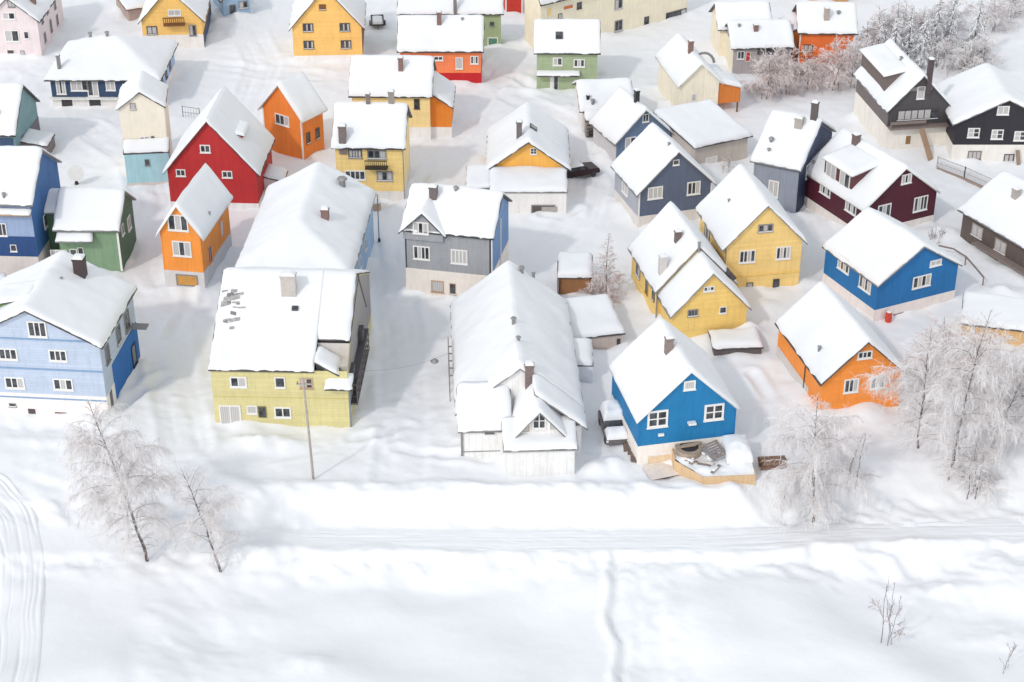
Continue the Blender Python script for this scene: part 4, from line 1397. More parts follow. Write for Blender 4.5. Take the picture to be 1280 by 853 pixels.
# white house with long roof
h = House('house', 'long white house under one huge sagging snow roof with a small glazed front gable', (577, 536, 573), (728, 545), apex=(655, 466), D=19.5, main=False, wall=(226, 224, 222), boards='v', rot=3, trim=GTRIM, eo=.45, go=.3, th=.6, step=.5)
q0 = h.hit(633, 590, 1, -2.7); q1 = h.hit(718, 585, 1, -2.7)
xw0, xw1 = q0[0], q1[0]
hr_ = h.rise - 1.15
h.block(h.x0, h.x1, 2.6, h.D, h.he, hr_, 'y', roof=False)
h.roof([(h.x0 - .45, h.x1 + .45, 2.3, h.D + .3, (1, 1, 1, 1)), (.9, h.x1 + .45, -.25, 2.32, (1, 1, 1, 0))], h.blocks[-1][4], 'y', h.th, h.root, h.trim)
h.block(h.x0, xw0 + .3, 0, 2.58, h.he - .1, 1.75, 'shed', eo=.25, go=.3, th=.45, wname='lean_to', rname='lean_to_roof', edges=(1, 1, 1, 0))
MB().box(xw0 + .3, h.x1, 0, 2.59, -1, h.he - .05).build('side_wall', h.wm, h.root)
h.win(612, 538, 11, 7, 1, style='g', cur=[1]); MB().box(h.x0 + .1, h.x0 + 2.9, -.03, -.002, .55, .62).build('ledge', GTRIM, h.root)
MB().box(h.x0 - .08, h.x0 + .1, -.1, .05, -.5, h.he).build('corner_board', GTRIM, h.root)
# front wing
q0 = h.hit(633, 590, 1, -2.7); q1 = h.hit(718, 585, 1, -2.7)
xw0, xw1 = q0[0], q1[0]
he2 = h.hit(675, 563, 1, -2.9)[2]
h.block(xw0, xw1, -2.7, -.02, he2, .55, 'shed', eo=.3, go=.25, th=.35, wname='wing', rname='wing_roof', edges=(1, 1, 1, 0))
ga = h.hit(674, 514, 1, -1.6)
gl = h.hit(643, 545, 1, -1.6); gr = h.hit(706, 541, 1, -1.6)
xa, xb = gl[0] + .1, gr[0] - .1
zg = (gl[2] + gr[2]) / 2
h.block(xa, xb, -1.6, 4.6, zg, ga[2] - zg, 'y', eo=.35, go=.45, th=.35, z0=he2 - .2, wname='gable_front', rname='gable_roof')
h.win(674, 526, 17, 20, 2, at=-1.6, rows=2, cur=[0, 0])
h.win(657, 534, 9, 11, 1, at=-1.6, style=BW, cur=[1], kind='side_light'); h.win(690, 531, 6, 13, 1, at=-1.6, cur=[1], kind='side_light')
h.chimney(662, 475, 455, w=.65, mat=brick_mat((112, 88, 84))); h.vent(642, 403, .35); h.vent(648, 426, .3); h.vent(652, 340, .4); h.vent(667, 345, .25)
bm = MB()
for k in range(5):
    y = 8.0 + k * 1.15
    bm.box(h.x0 - .75, h.x0 - .05, y, y + .08, 2.5, 2.6)
    bm.box(h.x0 - .78, h.x0 - .7, y, y + .08, -.5, 3.3)
for z in (2.5, 3.25):
    bm.box(h.x0 - .79, h.x0 - .71, 7.9, 12.8, z, z + .08)
bm.build('side_balcony', plain('grey_brown_wood', (140, 132, 130)), h.root)
WHITEH = h
# ------------------------------------------------------------------ sheds and garages
SG = 'sheds and garages in the snow'
WOODB = wall_mat((150, 104, 66), 'v', 0.3)
h = House('shed', 'small brown plank shed with a thick snow cap beside the bare reddish tree', (700, 347, 371), (739, 347), D=3.2, rise=.35, ridge='shed', wallmat=WOODB, rot=-1, cat='shed', group=SG, th=.75, eo=.2, go=.2)
MB().box(h.x0 - .22, h.x0 - .06, -.3, 3.2, -.6, 1.9).build('end_wall', plain('grey_wood', (128, 116, 114)), h.root)
h = House('garage', 'grey plank garage with a sloping snowy roof left of the stepped yellow house', (709, 425, 442), (778, 415), D=5.4, rise=.5, ridge='shed', wall=(186, 172, 164), boards='v', step=.3, cat='garage', group=SG, th=.55, eo=.15, go=.2, rot=12)
h.opening('f', 0, h.x1 - .35, .5, .3, .8, 1, 1, 'd', [0])
h = House('shed', 'flat snow buried concrete shed right of the long white house', (703, 458, 480), (741, 457), D=3.6, rise=.15, ridge='shed', wallmat=plaster((214, 216, 222)), cat='shed', group=SG, th=.5, rot=0, eo=.05, go=.05)
h = House('shed', 'low dark shed under a slab of snow at the foot of the stepped yellow house', (893, 437, 447), (953, 438), D=2.6, rise=.1, ridge='shed', wallmat=plain('dark_slats', (100, 92, 90)), cat='shed', group=SG, th=.45, rot=4, eo=.15, go=.1)
h = House('shed', 'honey coloured board shed half buried in snow at the right edge', (1204, 405, 430), (1292, 418), D=4.2, rise=.5, ridge='shed', wallmat=wall_mat((216, 172, 112), 'v', 0.25), cat='shed', group=SG, th=.4, rot=-14, eo=.2, go=.2)

# ------------------------------------------------------------------ cars
def car(label, px, py, rz, paint, snow=0.5, hood=True):
    x, y, z = gpt(px, py)
    r = empty('parked_car', (x, y, z), rz)
    tag(r, label, 'car', 'cars parked between the houses')
    pm = plain('car_paint_%d_%d_%d' % paint, paint, 0.35, 0.1)
    prof = [(-2.1, .35), (-2.15, .7), (-1.95, .86), (-.95, .95), (1.9, .98), (2.1, .8), (2.1, .35)]
    mb = MB()
    n = len(prof)
    for sx in (-.86, .86):
        mb.quad([(sx, p[0], p[1]) for p in (prof if sx < 0 else prof[::-1])])
    for i in range(n):
        p, q = prof[i], prof[(i + 1) % n]
        mb.quad([(-.86, p[0], p[1]), (.86, p[0], p[1]), (.86, q[0], q[1]), (-.86, q[0], q[1])])
    mb.build('body', pm, r)
    cb = [(-.95, .95, .8), (-.25, 1.45, .66), (1.35, 1.47, .66), (1.95, .97, .8)]
    mb = MB()
    for i in range(3):
        p, q = cb[i], cb[i + 1]
        mb.quad([(-p[2], p[0], p[1]), (p[2], p[0], p[1]), (q[2], q[0], q[1]), (-q[2], q[0], q[1])])
    for s in (-1, 1):
        pts = [(s * p[2], p[0], p[1]) for p in cb]
        mb.quad(pts if s < 0 else pts[::-1])
    mb.build('windscreen', GLASS, r)
    for s in (-1, 1):
        for yy in (-1.35, 1.3):
            MB().tube([(s * .70, yy, .32), (s * .9, yy, .32)], [.32, .32], 14).build('wheel', BLACKM, r)
        MB().box(s * .8 - .08, s * .8 + .08, -2.17, -2.08, .6, .74).build('headlight', WHITE, r)
        MB().box(s * .95 - .1, s * .95 + .1, -.75, -.62, .9, 1.05).build('mirror', pm, r)
    if snow:
        sn = snow_pad('roof_snow', np.linspace(-.8, .8, 12), np.linspace(-.3, 1.75, 16), lambda X, Y: 1.40 - .32 * np.clip(Y - 1.2, 0, 1) + 0 * X, snow, r, 5)
        if hood:
            snow_pad('hood_snow', np.linspace(-.84, .84, 12), np.linspace(-2.15, -.95, 12), lambda X, Y: .84 + .08 * (Y + 2.1) + 0 * X, snow * .8, r, 8)
    return r


car('dark car with snow on its roof and bonnet left of the cobalt blue house', 766, 542, .12, (110, 104, 104), .85)
car('dark maroon car parked at the right corner of the wide roofed amber gable house', 722, 220, 2.0, (52, 28, 32), .12, False)
car('snow buried pale car in the gap between the navy gable house and the maroon house', 1003, 226, .25, (170, 168, 170), .55)

car('red car with a snowy bonnet cut by the left edge below the tall blue house', 1, 372, .3, (176, 40, 44), .35)

# ------------------------------------------------------------------ garden deck and the things on it (in front of the blue house)
gx, gy, gz = gpt(878, 606)
gx2, gy2, _ = gpt(944, 606)
ang = math.atan2(gy2 - gy, gx2 - gx)
dk = empty('garden_deck', (gx, gy, 0), ang)
tag(dk, 'raised garden deck boxed in by honey coloured boards in front of the cobalt blue house', 'deck')
Wd = math.hypot(gx2 - gx, gy2 - gy)
BRD = wall_mat((206, 174, 134), 'v', 0.18)
MB().beam((0, 0, .3), (Wd, 0, .3), .06, 1.5).build('board_fence', BRD, dk)
MB().beam((0, 0, .3), (-1.75, 2.3, .3), .06, 1.5).build('board_fence', BRD, dk)
MB().beam((-1.75, 2.3, .5), (-1.75, 4.4, .5), .06, 1.6).build('board_fence', BRD, dk)
MB().beam((Wd, 0, .3), (Wd, 3.6, .3), .06, 1.5).build('board_fence', BRD, dk)
V = MB()
xs, ys = np.linspace(-1.72, Wd - .05, 34), np.linspace(.05, 4.3, 30)
X, Y = np.meshgrid(xs, ys)
X = X * 1.0
lo_x = np.where(Y < 2.3, -Y * 1.75 / 2.3 + .05, -1.7)
Xs = lo_x + (Wd - .05 - lo_x) * (X - xs[0]) / (xs[-1] - xs[0])
Z = 1.0 + .14 * fbm(Xs, Y, 1.2, 3, 5) + .55 * np.exp(-((Xs - Wd + 1.2) / .8) ** 2 - ((Y - 2.6) / 1.3) ** 2) + .08
nx, ny = 34, 30
VV = np.stack([Xs.ravel(), Y.ravel(), Z.ravel()], 1)
QQ = [(r * nx + c, r * nx + c + 1, (r + 1) * nx + c + 1, (r + 1) * nx + c) for r in range(ny - 1) for c in range(nx - 1)]
fast_mesh('snow_cover', VV, QQ, RSNOW, dk)


def on_deck(name, label, cat, x, y, z, rz):
    c, s = math.cos(ang), math.sin(ang)
    o = empty(name, (gx + x * c - y * s, gy + x * s + y * c, z), ang + rz)
    return tag(o, label, cat)


t = on_deck('hot_tub', 'round wooden tub, its inner shade painted as a dark disc, on the board sided deck', 'tub', -.55, 3.2, 1.0, 0)
MB().tube([(0, 0, -.3), (0, 0, .62)], [.98, 1.02], 20).build('barrel', plain('weathered_wood', (168, 150, 132)), t)
ringm = MB()
for k in range(20):
    a0, a1 = 2 * math.pi * k / 20, 2 * math.pi * (k + 1) / 20
    ringm.quad([(.72 * math.cos(a0), .72 * math.sin(a0), .66), (1.06 * math.cos(a0), 1.06 * math.sin(a0), .66), (1.06 * math.cos(a1), 1.06 * math.sin(a1), .66), (.72 * math.cos(a1), .72 * math.sin(a1), .66)])
ringm.build('rim', plain('weathered_wood', (168, 150, 132)), t)
MB().tube([(0, 0, .625), (0, 0, .632)], [.72, .72], 20).build('shade_disc', plain('dark_opening_panel', (60, 54, 54)), t)  # flat disc, dark paint in place of the shade inside the tub
for k in range(4):
    MB().obox((-.25 + .18 * k, -.1 + .1 * k, .72 + .02 * k), (.75, .12, .02), (-.02, .07, 0), (0, 0, .025)).build('plank', plain('weathered_wood', (168, 150, 132)), t)
t = on_deck('pallet', 'tilted grey pallet of broken slats leaning in the snow on the deck', 'pallet', 1.25, 2.35, 1.35, .5)
for k in range(7):
    MB().obox((0, -.65 + k * .21, .25 + k * .08), (.72, 0, .02), (0, .07, .028), (0, -.01, .02)).build('slat', plain('grey_wood', (140, 130, 126)), t)
for sx in (-.6, .6):
    MB().obox((sx, 0, .44), (.05, 0, 0), (0, .75, .28), (0, -.02, .05)).build('bearer', plain('grey_wood', (140, 130, 126)), t)
t = on_deck('board', 'pale board lying askew in the deck snow in front of the broken pallet', 'board', .35, 1.6, 1.3, -.6)
MB().obox((0, 0, 0), (.75, 0, .1), (0, .14, 0), (0, 0, .025)).build('plank', plain('pale_wood', (222, 212, 204)), t)
MB().obox((.1, -.25, -.08), (.5, .1, .0), (-.02, .1, 0), (0, 0, .02)).build('plank', plain('grey_wood', (140, 130, 126)), t)
t = on_deck('covered_seat', 'big snow mound draped over garden furniture at the right end of the deck', 'garden furniture', Wd - .9, 2.6, .9, 0)
MB().box(-.9, .75, -.9, 1.3, -.2, .5).build('frame', plain('grey_wood', (128, 116, 114)), t)
snow_pad('snow_cover', np.linspace(-1.05, .95, 20), np.linspace(-1.3, 1.7, 24), lambda X, Y: .35 + 0 * X, .95, t, 21, rim=.9, amp=.3)
rd_ = random.Random(12)
for k in range(9):
    bx_, by_ = rd_.uniform(-.9, 1.9), rd_.uniform(.5, 3.7)
    lab = ['short pale board', 'long grey plank', 'snow dusted splintered board', 'thin dark lath', 'broad bleached board', 'split brown board', 'upright tilted plank', 'half buried white board', 'crooked grey lath'][k]
    t = on_deck('board', lab + ' among the clutter on the snowy garden deck', 'board', bx_, by_, 1.22 + rd_.uniform(0, .25), rd_.uniform(-1.4, 1.4))
    L_ = [.4, .95, .6, .8, .55, .5, .6, .5, .75][k]
    MB().obox((0, 0, 0), (L_, 0, rd_.uniform(-.1, .3) * L_), (0, [.12, .09, .13, .04, .2, .1, .12, .14, .05][k], rd_.uniform(-.04, .04)), (0, 0, .022)).build('plank', [plain('pale_wood', (222, 212, 204)), plain('grey_wood', (140, 130, 126)), plain('weathered_wood', (168, 150, 132)), plain('dark_slats', (92, 84, 82)), plain('pale_wood', (222, 212, 204)), plain('brown_wood', (122, 92, 72)), plain('grey_wood', (140, 130, 126)), WHITE, plain('grey_wood', (140, 130, 126))][k], t)
    o_s = snow_pad('snow_patch', np.linspace(-L_ * .6, L_ * .5, 8), np.linspace(-.1, .12, 5), lambda X, Y: .02 + 0 * X, .12, t, k, rim=.12)
# log pile beside the deck
x, y, z = gpt(952, 588)
lp = empty('log_pile', (x, y, z), .1)
tag(lp, 'pile of brown logs sticking out of the snow right of the garden deck', 'log pile')
rr = random.Random(3)
for k in range(9):
    a, b_ = (k % 4) * .28 + (k // 4) * .14, (k // 4) * .25 + .15
    MB().tube([(0 + rr.uniform(-.1, .1), a, b_), (1.9 + rr.uniform(-.2, .2), a + rr.uniform(-.06, .06), b_)], [.15, .14], 9).build('log', plain('log_bark', (138, 110, 92), .9, .35, 5), lp)
# rough stone edging left of the blue house garage
x, y, z = gpt(792, 580)
ed = empty('stone_edging', (x, y, z), 0)
tag(ed, 'ragged dark stone edging along the left side of the cobalt blue house', 'edging')
for k in range(11):
    MB().obox((-.25 * k * .45 + rr.uniform(-.1, .1), k * .52, .2), (rr.uniform(.12, .3), .03, 0), (0, rr.uniform(.15, .3), 0), (.04, 0, rr.uniform(.15, .32))).build('stone', plain('dark_stone', (122, 108, 100), .9, .3), ed)
# garage apron
x, y, z = gpt(826, 590)
ap = MB()
ap.quad([(-1.25, 1.15, .0), (-.9, -1.05, -.02), (1.6, -1.05, -.02), (1.55, 1.15, 0)])
a_ = grid_sheet('driveway', np.linspace(-1.2, 1.3, 6), np.linspace(-1.0, 1.1, 6), np.full((6, 6), .10), plain('pale_concrete', (226, 216, 208)))
a_.location = (x, y, 0.05)
a_.rotation_euler.z = .33
tag(a_, kind='structure')

x, y, z = gpt(472, 32)
tr_ = empty('trailer', (x, y, z), .1)
tag(tr_, 'small dark open trailer with snow on its bed right of the plain yellow gable', 'trailer')
MB().box(-.8, .8, -1.4, 1.4, .45, .6).box(-.8, -.72, -1.4, 1.4, .6, .9).box(.72, .8, -1.4, 1.4, .6, .9).box(-.72, .72, 1.32, 1.4, .6, .9).build('bed', plain('dark_paint', (70, 68, 74)), tr_)
MB().beam((0, -2.5, .45), (0, -1.4, .5), .1, .08).build('drawbar', BLACKM, tr_)
for sx in (-.92, .92):
    MB().tube([(sx - .08, .1, .32), (sx + .08, .1, .32)], [.32, .32], 14).build('wheel', BLACKM, tr_)
snow_pad('snow_cover', np.linspace(-.7, .7, 8), np.linspace(-1.3, 1.3, 12), lambda X, Y: .61 + 0 * X, .3, tr_, 4)
x, y, z = gpt(96, 231)
sd_ = empty('satellite_dish', (x, y, z), .4)
tag(sd_, 'white dish on a dark foot in the snow right of the tall blue house', 'satellite dish')
MB().tube([(0, 0, -.2), (0, 0, .5)], [.3, .1], 10).build('foot', BLACKM, sd_)
MB().tube([(0, 0, 1.3), (0, -.12, 1.32), (0, -.3, 1.4)], [.25, .62, .8], 18).build('dish', WHITE, sd_)
x, y, z = gpt(457, 262)
for k, (dx_, lab) in enumerate(((0, 'grey wooden crate at the foot of the yellow balcony house'), (1.0, 'smaller tan crate next to the grey crate below the yellow balcony house'))):
    cr = empty('crate', (x + dx_, y + .2 * k, z), .2 * k)
    tag(cr, lab, 'crate')
    s_ = .55 - .12 * k
    MB().box(-s_, s_, -s_, s_, -.2, s_ * 1.7).build('box', plain('grey_wood', (140, 130, 126)) if k == 0 else plain('beige_wood', (188, 160, 134)), cr)
    snow_pad('snow_cap', np.linspace(-s_, s_, 7), np.linspace(-s_, s_, 7), lambda X, Y: s_ * 1.7 + 0 * X, .28, cr, k)

# ------------------------------------------------------------------ poles, fences, rails
x, y, z = gpt(392, 600)
hp = hsolve(392, 474, 600)
up = empty('utility_pole', (x, y, z), 0)
tag(up, 'weathered grey utility pole standing before the lime yellow building', 'utility pole')
MB().tube([(0, 0, -.5), (-.12, 0, hp * .5), (-.28, .1, hp)], [.10, .09, .075], 10).build('pole', plain('pole_wood', (172, 164, 158), .9, .25, 4), up)
MB().beam((-.8, .1, hp - .5), (.3, .1, hp - .5), .1, .1).build('cross_arm', plain('pole_wood', (172, 164, 158), .9, .25, 4), up)
for sx in (-.7, -.3, .2):
    MB().tube([(sx, .1, hp - .45), (sx, .1, hp - .25)], [.05, .03], 6).build('insulator', plain('brown_red_wood', (126, 84, 70)), up)
x, y, z = gpt(474, 301)
up = empty('flag_pole', (x, y, z), 0)
tag(up, 'thin blue grey steel pole in the lane right of the light blue house', 'pole')
MB().tube([(0, 0, -.3), (0, 0, hsolve(474, 243, 301))], [.06, .045], 8).build('pole', plain('blue_steel', (120, 136, 160)), up)
MB().tube([(0, 0, -.1), (0, 0, .25)], [.14, .1], 8).build('base', BLACKM, up)

# overhead cable with a hanging lamp between the lime building and the white house
c = LIME
P0 = Vector((c.ox + (c.x1 + .5) * c.c - 3.0 * c.s, c.oy + (c.x1 + .5) * c.s + 3.0 * c.c, 3.4))
w_ = WHITEH
P1 = Vector((w_.ox + (w_.x0 - .75) * w_.c - 10.3 * w_.s, w_.oy + (w_.x0 - .75) * w_.s + 10.3 * w_.c, 3.3))
cab = empty('overhead_cable', (0, 0, 0), 0)
tag(cab, 'thin cable with a small grey lamp strung across the lane to the white house', 'cable')
pts = [P0.lerp(P1, t) - Vector((0, 0, .5 * 4 * t * (1 - t))) for t in np.linspace(0, 1, 16)]
MB().tube(pts, [.014] * 16, 4).build('wire', GTRIM, cab)
q = P0.lerp(P1, .84) - Vector((0, 0, .27))
MB().tube([q, q - Vector((0, 0, .22)), q - Vector((0, 0, .3))], [.1, .34, .30], 12).build('lamp', STEEL, cab)


def railing(name, label, pts_px, height, bars, mat, cat='fence', mesh=False, base=None):
    P = [Vector(gpt(*p)) for p in pts_px]
    o = P[0].copy()
    r = empty(name, o, 0)
    tag(r, label, cat)
    P = [p - o for p in P]
    rl = MB()
    for a, b_ in zip(P[:-1], P[1:]):
        for hh in ((height, height * .5) if not mesh else (height, .12)):
            rl.beam(a + Vector((0, 0, hh)), b_ + Vector((0, 0, hh)), .05, .05)
    rl.build('rail', mat, r)
    bm = MB()
    for a, b_ in zip(P[:-1], P[1:]):
        L = (b_ - a).length
        n = max(2, int(L / bars))
        for k in range(n + 1):
            p = a.lerp(b_, k / n)
            bm.box(p.x - .012, p.x + .012, p.y - .012, p.y + .012, p.z, p.z + height)
    bm.build('bars', mat, r)
    for a, b_ in zip(P[:-1], P[1:]):
        n = max(1, int((b_ - a).length / 2.6))
        for k in range(n + 1):
            p = a.lerp(b_, k / n)
            MB().box(p.x - .045, p.x + .045, p.y - .045, p.y + .045, p.z - .6, p.z + height + .08).build('post', mat, r)
    if base:
        bb_ = MB()
        for a, b_ in zip(P[:-1], P[1:]):
            bb_.beam(a + Vector((.0, -.2, -.25)), b_ + Vector((0, -.2, -.25)), .3, .7)
        bb_.build('base_wall', base, r)
    return r


railing('fence', 'thin grey railing in the snow between the navy house and the red house', [(229, 147), (250, 150)], 1.3, .3, GTRIM)
railing('fence', 'wire mesh fence on a brown retaining edge above the brown boarded house', [(1171, 210), (1205, 223), (1252, 244)], 1.2, .16, plain('fence_wire', (170, 164, 160)), base=plain('retaining_wood', (160, 142, 132)))
x, y, z = gpt(1172, 318)
hr = empty('handrail', (x, y, z), 0)
tag(hr, 'curved brown handrail sagging beside the brown boarded house at right', 'handrail')
Pq = [Vector(gpt(*p)) - Vector((x, y, z)) + Vector((0, 0, .9)) for p in ((1172, 318), (1190, 322), (1206, 332), (1218, 346), (1228, 358))]
MB().tube(Pq, [.08] * 5, 7).build('rail', plain('grey_brown_wood', (134, 118, 108)), hr)
for p in Pq[::2]:
    MB().tube([p - Vector((0, 0, 1.4)), p], [.06, .06], 6).build('post', plain('grey_brown_wood', (134, 118, 108)), hr)
x, y, z = gpt(1110, 402)
bl = empty('barrel', (x, y, z), 0)
tag(bl, 'small red barrel against the basement of the bright blue house', 'barrel')
MB().tube([(0, 0, -.2), (0, 0, .35), (0, 0, .95)], [.24, .3, .25], 14).build('drum', plain('red_paint', (206, 74, 56)), bl)
MB().tube([(0, 0, .951), (0, 0, 1.05)], [.24, .15], 12).build('snow_cap', RSNOW, bl)

# ------------------------------------------------------------------ vegetation
def frost_mat(name, twig, frost, amount, scale=2.2):
    m, nt, b = newmat(name)
    g = nt.nodes.new('ShaderNodeNewGeometry')
    sep = nt.nodes.new('ShaderNodeSeparateXYZ')
    nt.links.new(g.outputs['Normal'], sep.inputs[0])
    n = noise_node(nt, objcoord(nt), scale, 4, 0.6)
    v = math_node(nt, 'ADD', math_node(nt, 'MULTIPLY', sep.outputs[2], 0.30), n)
    f = ramp(nt, v, [(amount - .14, 0.0), (amount + .14, 1.0)])
    nt.links.new(mixcol(nt, 'MIX', f, lin(twig), lin(frost)), b.inputs['Base Color'])
    b.inputs['Roughness'].default_value = 0.9
    b.inputs['Specular IOR Level'].default_value = 0.1
    return m


FROST = frost_mat('frosted_twigs', (206, 192, 189), (244, 241, 241), 0.40)
FROSTR = frost_mat('frosted_red_twigs', (198, 162, 152), (240, 232, 230), 0.46)
FROSTD = frost_mat('dry_twigs', (150, 132, 130), (226, 222, 224), 0.60)
NEEDLE = frost_mat('frosted_needles', (100, 98, 97), (240, 240, 242), 0.38, 1.6)
TRUNK = frost_mat('snowy_bark', (104, 92, 90), (226, 222, 222), 0.66)


def curves(P0, D, L, droop, k, wob=0.0, rng=RNG):
    N = len(P0)
    out = np.zeros((N, k + 1, 3))
    out[:, 0] = P0
    d = D / (np.linalg.norm(D, axis=1, keepdims=True) + 1e-9)
    for i in range(k):
        d = d + np.array([0, 0, -1.0]) * (droop / k)[:, None] + rng.normal(0, wob, (N, 3))
        d /= np.linalg.norm(d, axis=1, keepdims=True)
        out[:, i + 1] = out[:, i] + d * (L / k)[:, None]
    return out


def tubes(C, r0, r1, n=3):
    """C (N,k,3) -> triangulated prism tubes"""
    N, k, _ = C.shape
    T = np.gradient(C, axis=1)
    T /= np.linalg.norm(T, axis=2, keepdims=True) + 1e-9
    A = np.cross(T, np.array([0.31, 0.52, 0.8]))
    A /= np.linalg.norm(A, axis=2, keepdims=True) + 1e-9
    B = np.cross(T, A)
    rad = np.linspace(0, 1, k)[None, :, None]
    R = np.asarray(r0).reshape(-1, 1, 1) * (1 - rad) + np.asarray(r1).reshape(-1, 1, 1) * rad
    V = np.stack([C + (A * math.cos(2 * math.pi * j / n) + B * math.sin(2 * math.pi * j / n)) * R for j in range(n)], 2)
    idx = np.arange(N * k * n).reshape(N, k, n)
    a = idx[:, :-1, :]
    b = np.roll(idx, -1, axis=2)[:, :-1, :]
    c = np.roll(idx, -1, axis=2)[:, 1:, :]
    d = idx[:, 1:, :]
    Q = np.stack([a, b, c, d], -1).reshape(-1, 4)
    return V.reshape(-1, 3), Q


def sample(C, n, lo, hi, rng, wt=None):
    """n random points on curves with local directions"""
    N, k, _ = C.shape
    i = rng.integers(0, N, n) if wt is None else rng.choice(N, n, p=wt / wt.sum())
    t = rng.uniform(lo, hi, n) * (k - 1)
    j = np.minimum(t.astype(int), k - 2)
    f = (t - j)[:, None]
    p = C[i, j] * (1 - f) + C[i, j + 1] * f
    d = C[i, j + 1] - C[i, j]
    return p, d / (np.linalg.norm(d, axis=1, keepdims=True) + 1e-9), i, t / (k - 1)


def merge(parts):
    Vs, Qs, o = [], [], 0
    for V, Q in parts:
        Vs.append(V)
        Qs.append(Q + o)
        o += len(V)
    return np.concatenate(Vs), np.concatenate(Qs)


def bare_tree(name, label, cat, base, top, width, seed, group=None, nprim=46, nsec=500, ntwig=3200, up=0.75, droop=1.2, mat=None,
              shape=None, stems=1, tr=0.13, t0=0.12, tw=0.013):
    rng = np.random.default_rng(seed)
    x, y, z = gpt(*base)
    hgt = hsolve(base[0], top[1], base[1])
    sc = F / depth(x, y, z)
    lean = (top[0] - base[0]) / sc
    Wm = width / sc
    r = empty(name, (x, y, z - .05), 0)
    tag(r, label, cat, group)
    shape = shape or (lambda t: np.sin(np.pi * np.clip(t * .9 + .12, 0, 1)) ** .8)
    trunkparts, crown, prim_all = [], [], []
    for s in range(stems):
        off = rng.normal(0, .35, 2) if stems > 1 else (0, 0)
        k = 10
        tt = np.linspace(0, 1, k)
        hs = hgt * (1 if s == 0 else rng.uniform(.65, .95))
        spread = rng.normal(0, .1 * hs, 2) if stems > 1 else (0, 0)
        tp = np.stack([off[0] + (lean + spread[0]) * tt ** 1.2 + np.cumsum(rng.normal(0, .05, k)), off[1] + spread[1] * tt + np.cumsum(rng.normal(0, .05, k)), -.3 + (hs + .3) * tt], 1)
        trunkparts.append(tubes(tp[None], [tr * (1 if s == 0 else .7)], [.012], 7))
        n1 = nprim // stems
        t = t0 + (1 - t0) * (np.arange(n1) + rng.uniform(0, 1, n1)) / n1
        t = np.clip(t, 0, .985)
        j = np.minimum((t * (k - 1)).astype(int), k - 2)
        f = (t * (k - 1) - j)[:, None]
        p = tp[j] * (1 - f) + tp[j + 1] * f
        az = np.arange(n1) * 2.39996 + rng.normal(0, .4, n1)
        el = up * (0.55 + .6 * t) + rng.normal(0, .15, n1)
        D = np.stack([np.cos(az) * np.cos(el), np.sin(az) * np.cos(el), np.sin(el)], 1)
        L = Wm * .62 * shape(t) * rng.uniform(.7, 1.15, n1)
        C1 = curves(p, D, L, droop * rng.uniform(.6, 1.2, n1), 8, .06, rng)
        trunkparts.append(tubes(C1, np.clip(.010 + .006 * L, .010, .03), np.full(n1, .006), 4))
        prim_all.append(C1)
    C1 = np.concatenate(prim_all)
    L1 = np.linalg.norm(np.diff(C1, axis=1), axis=2).sum(1)
    p, d, i, t = sample(C1, nsec, .12, 1.0, rng, L1 ** 1.1)
    D = d * .8 + rng.normal(0, .55, (nsec, 3)) + np.array([0, 0, .15])
    C2 = curves(p, D, np.clip(L1[i] * rng.uniform(.2, .5, nsec), .12, 2.0), droop * rng.uniform(.5, 1.4, nsec), 5, .08, rng)
    crown.append(tubes(C2, np.full(nsec, tw * 1.5), np.full(nsec, tw * .8), 3))
    L2 = np.linalg.norm(np.diff(C2, axis=1), axis=2).sum(1)
    p, d, i, t = sample(C2, ntwig, .05, 1.0, rng, L2 ** 1.2)
    D = d * .8 + rng.normal(0, .6, (ntwig, 3))
    C3 = curves(p, D, rng.uniform(.18, .62, ntwig) * (.5 + Wm / 8) * np.clip(L2[i] / 1.0, .45, 1.1), droop * rng.uniform(.4, 1.6, ntwig), 4, .1, rng)
    crown.append(tubes(C3, np.full(ntwig, tw), np.full(ntwig, tw * .5), 3))
    V, Q = merge(trunkparts)
    fast_mesh('trunk', V, Q, TRUNK, r)
    V, Q = merge(crown)
    fast_mesh('crown', V, Q, mat or FROST, r)
    return r


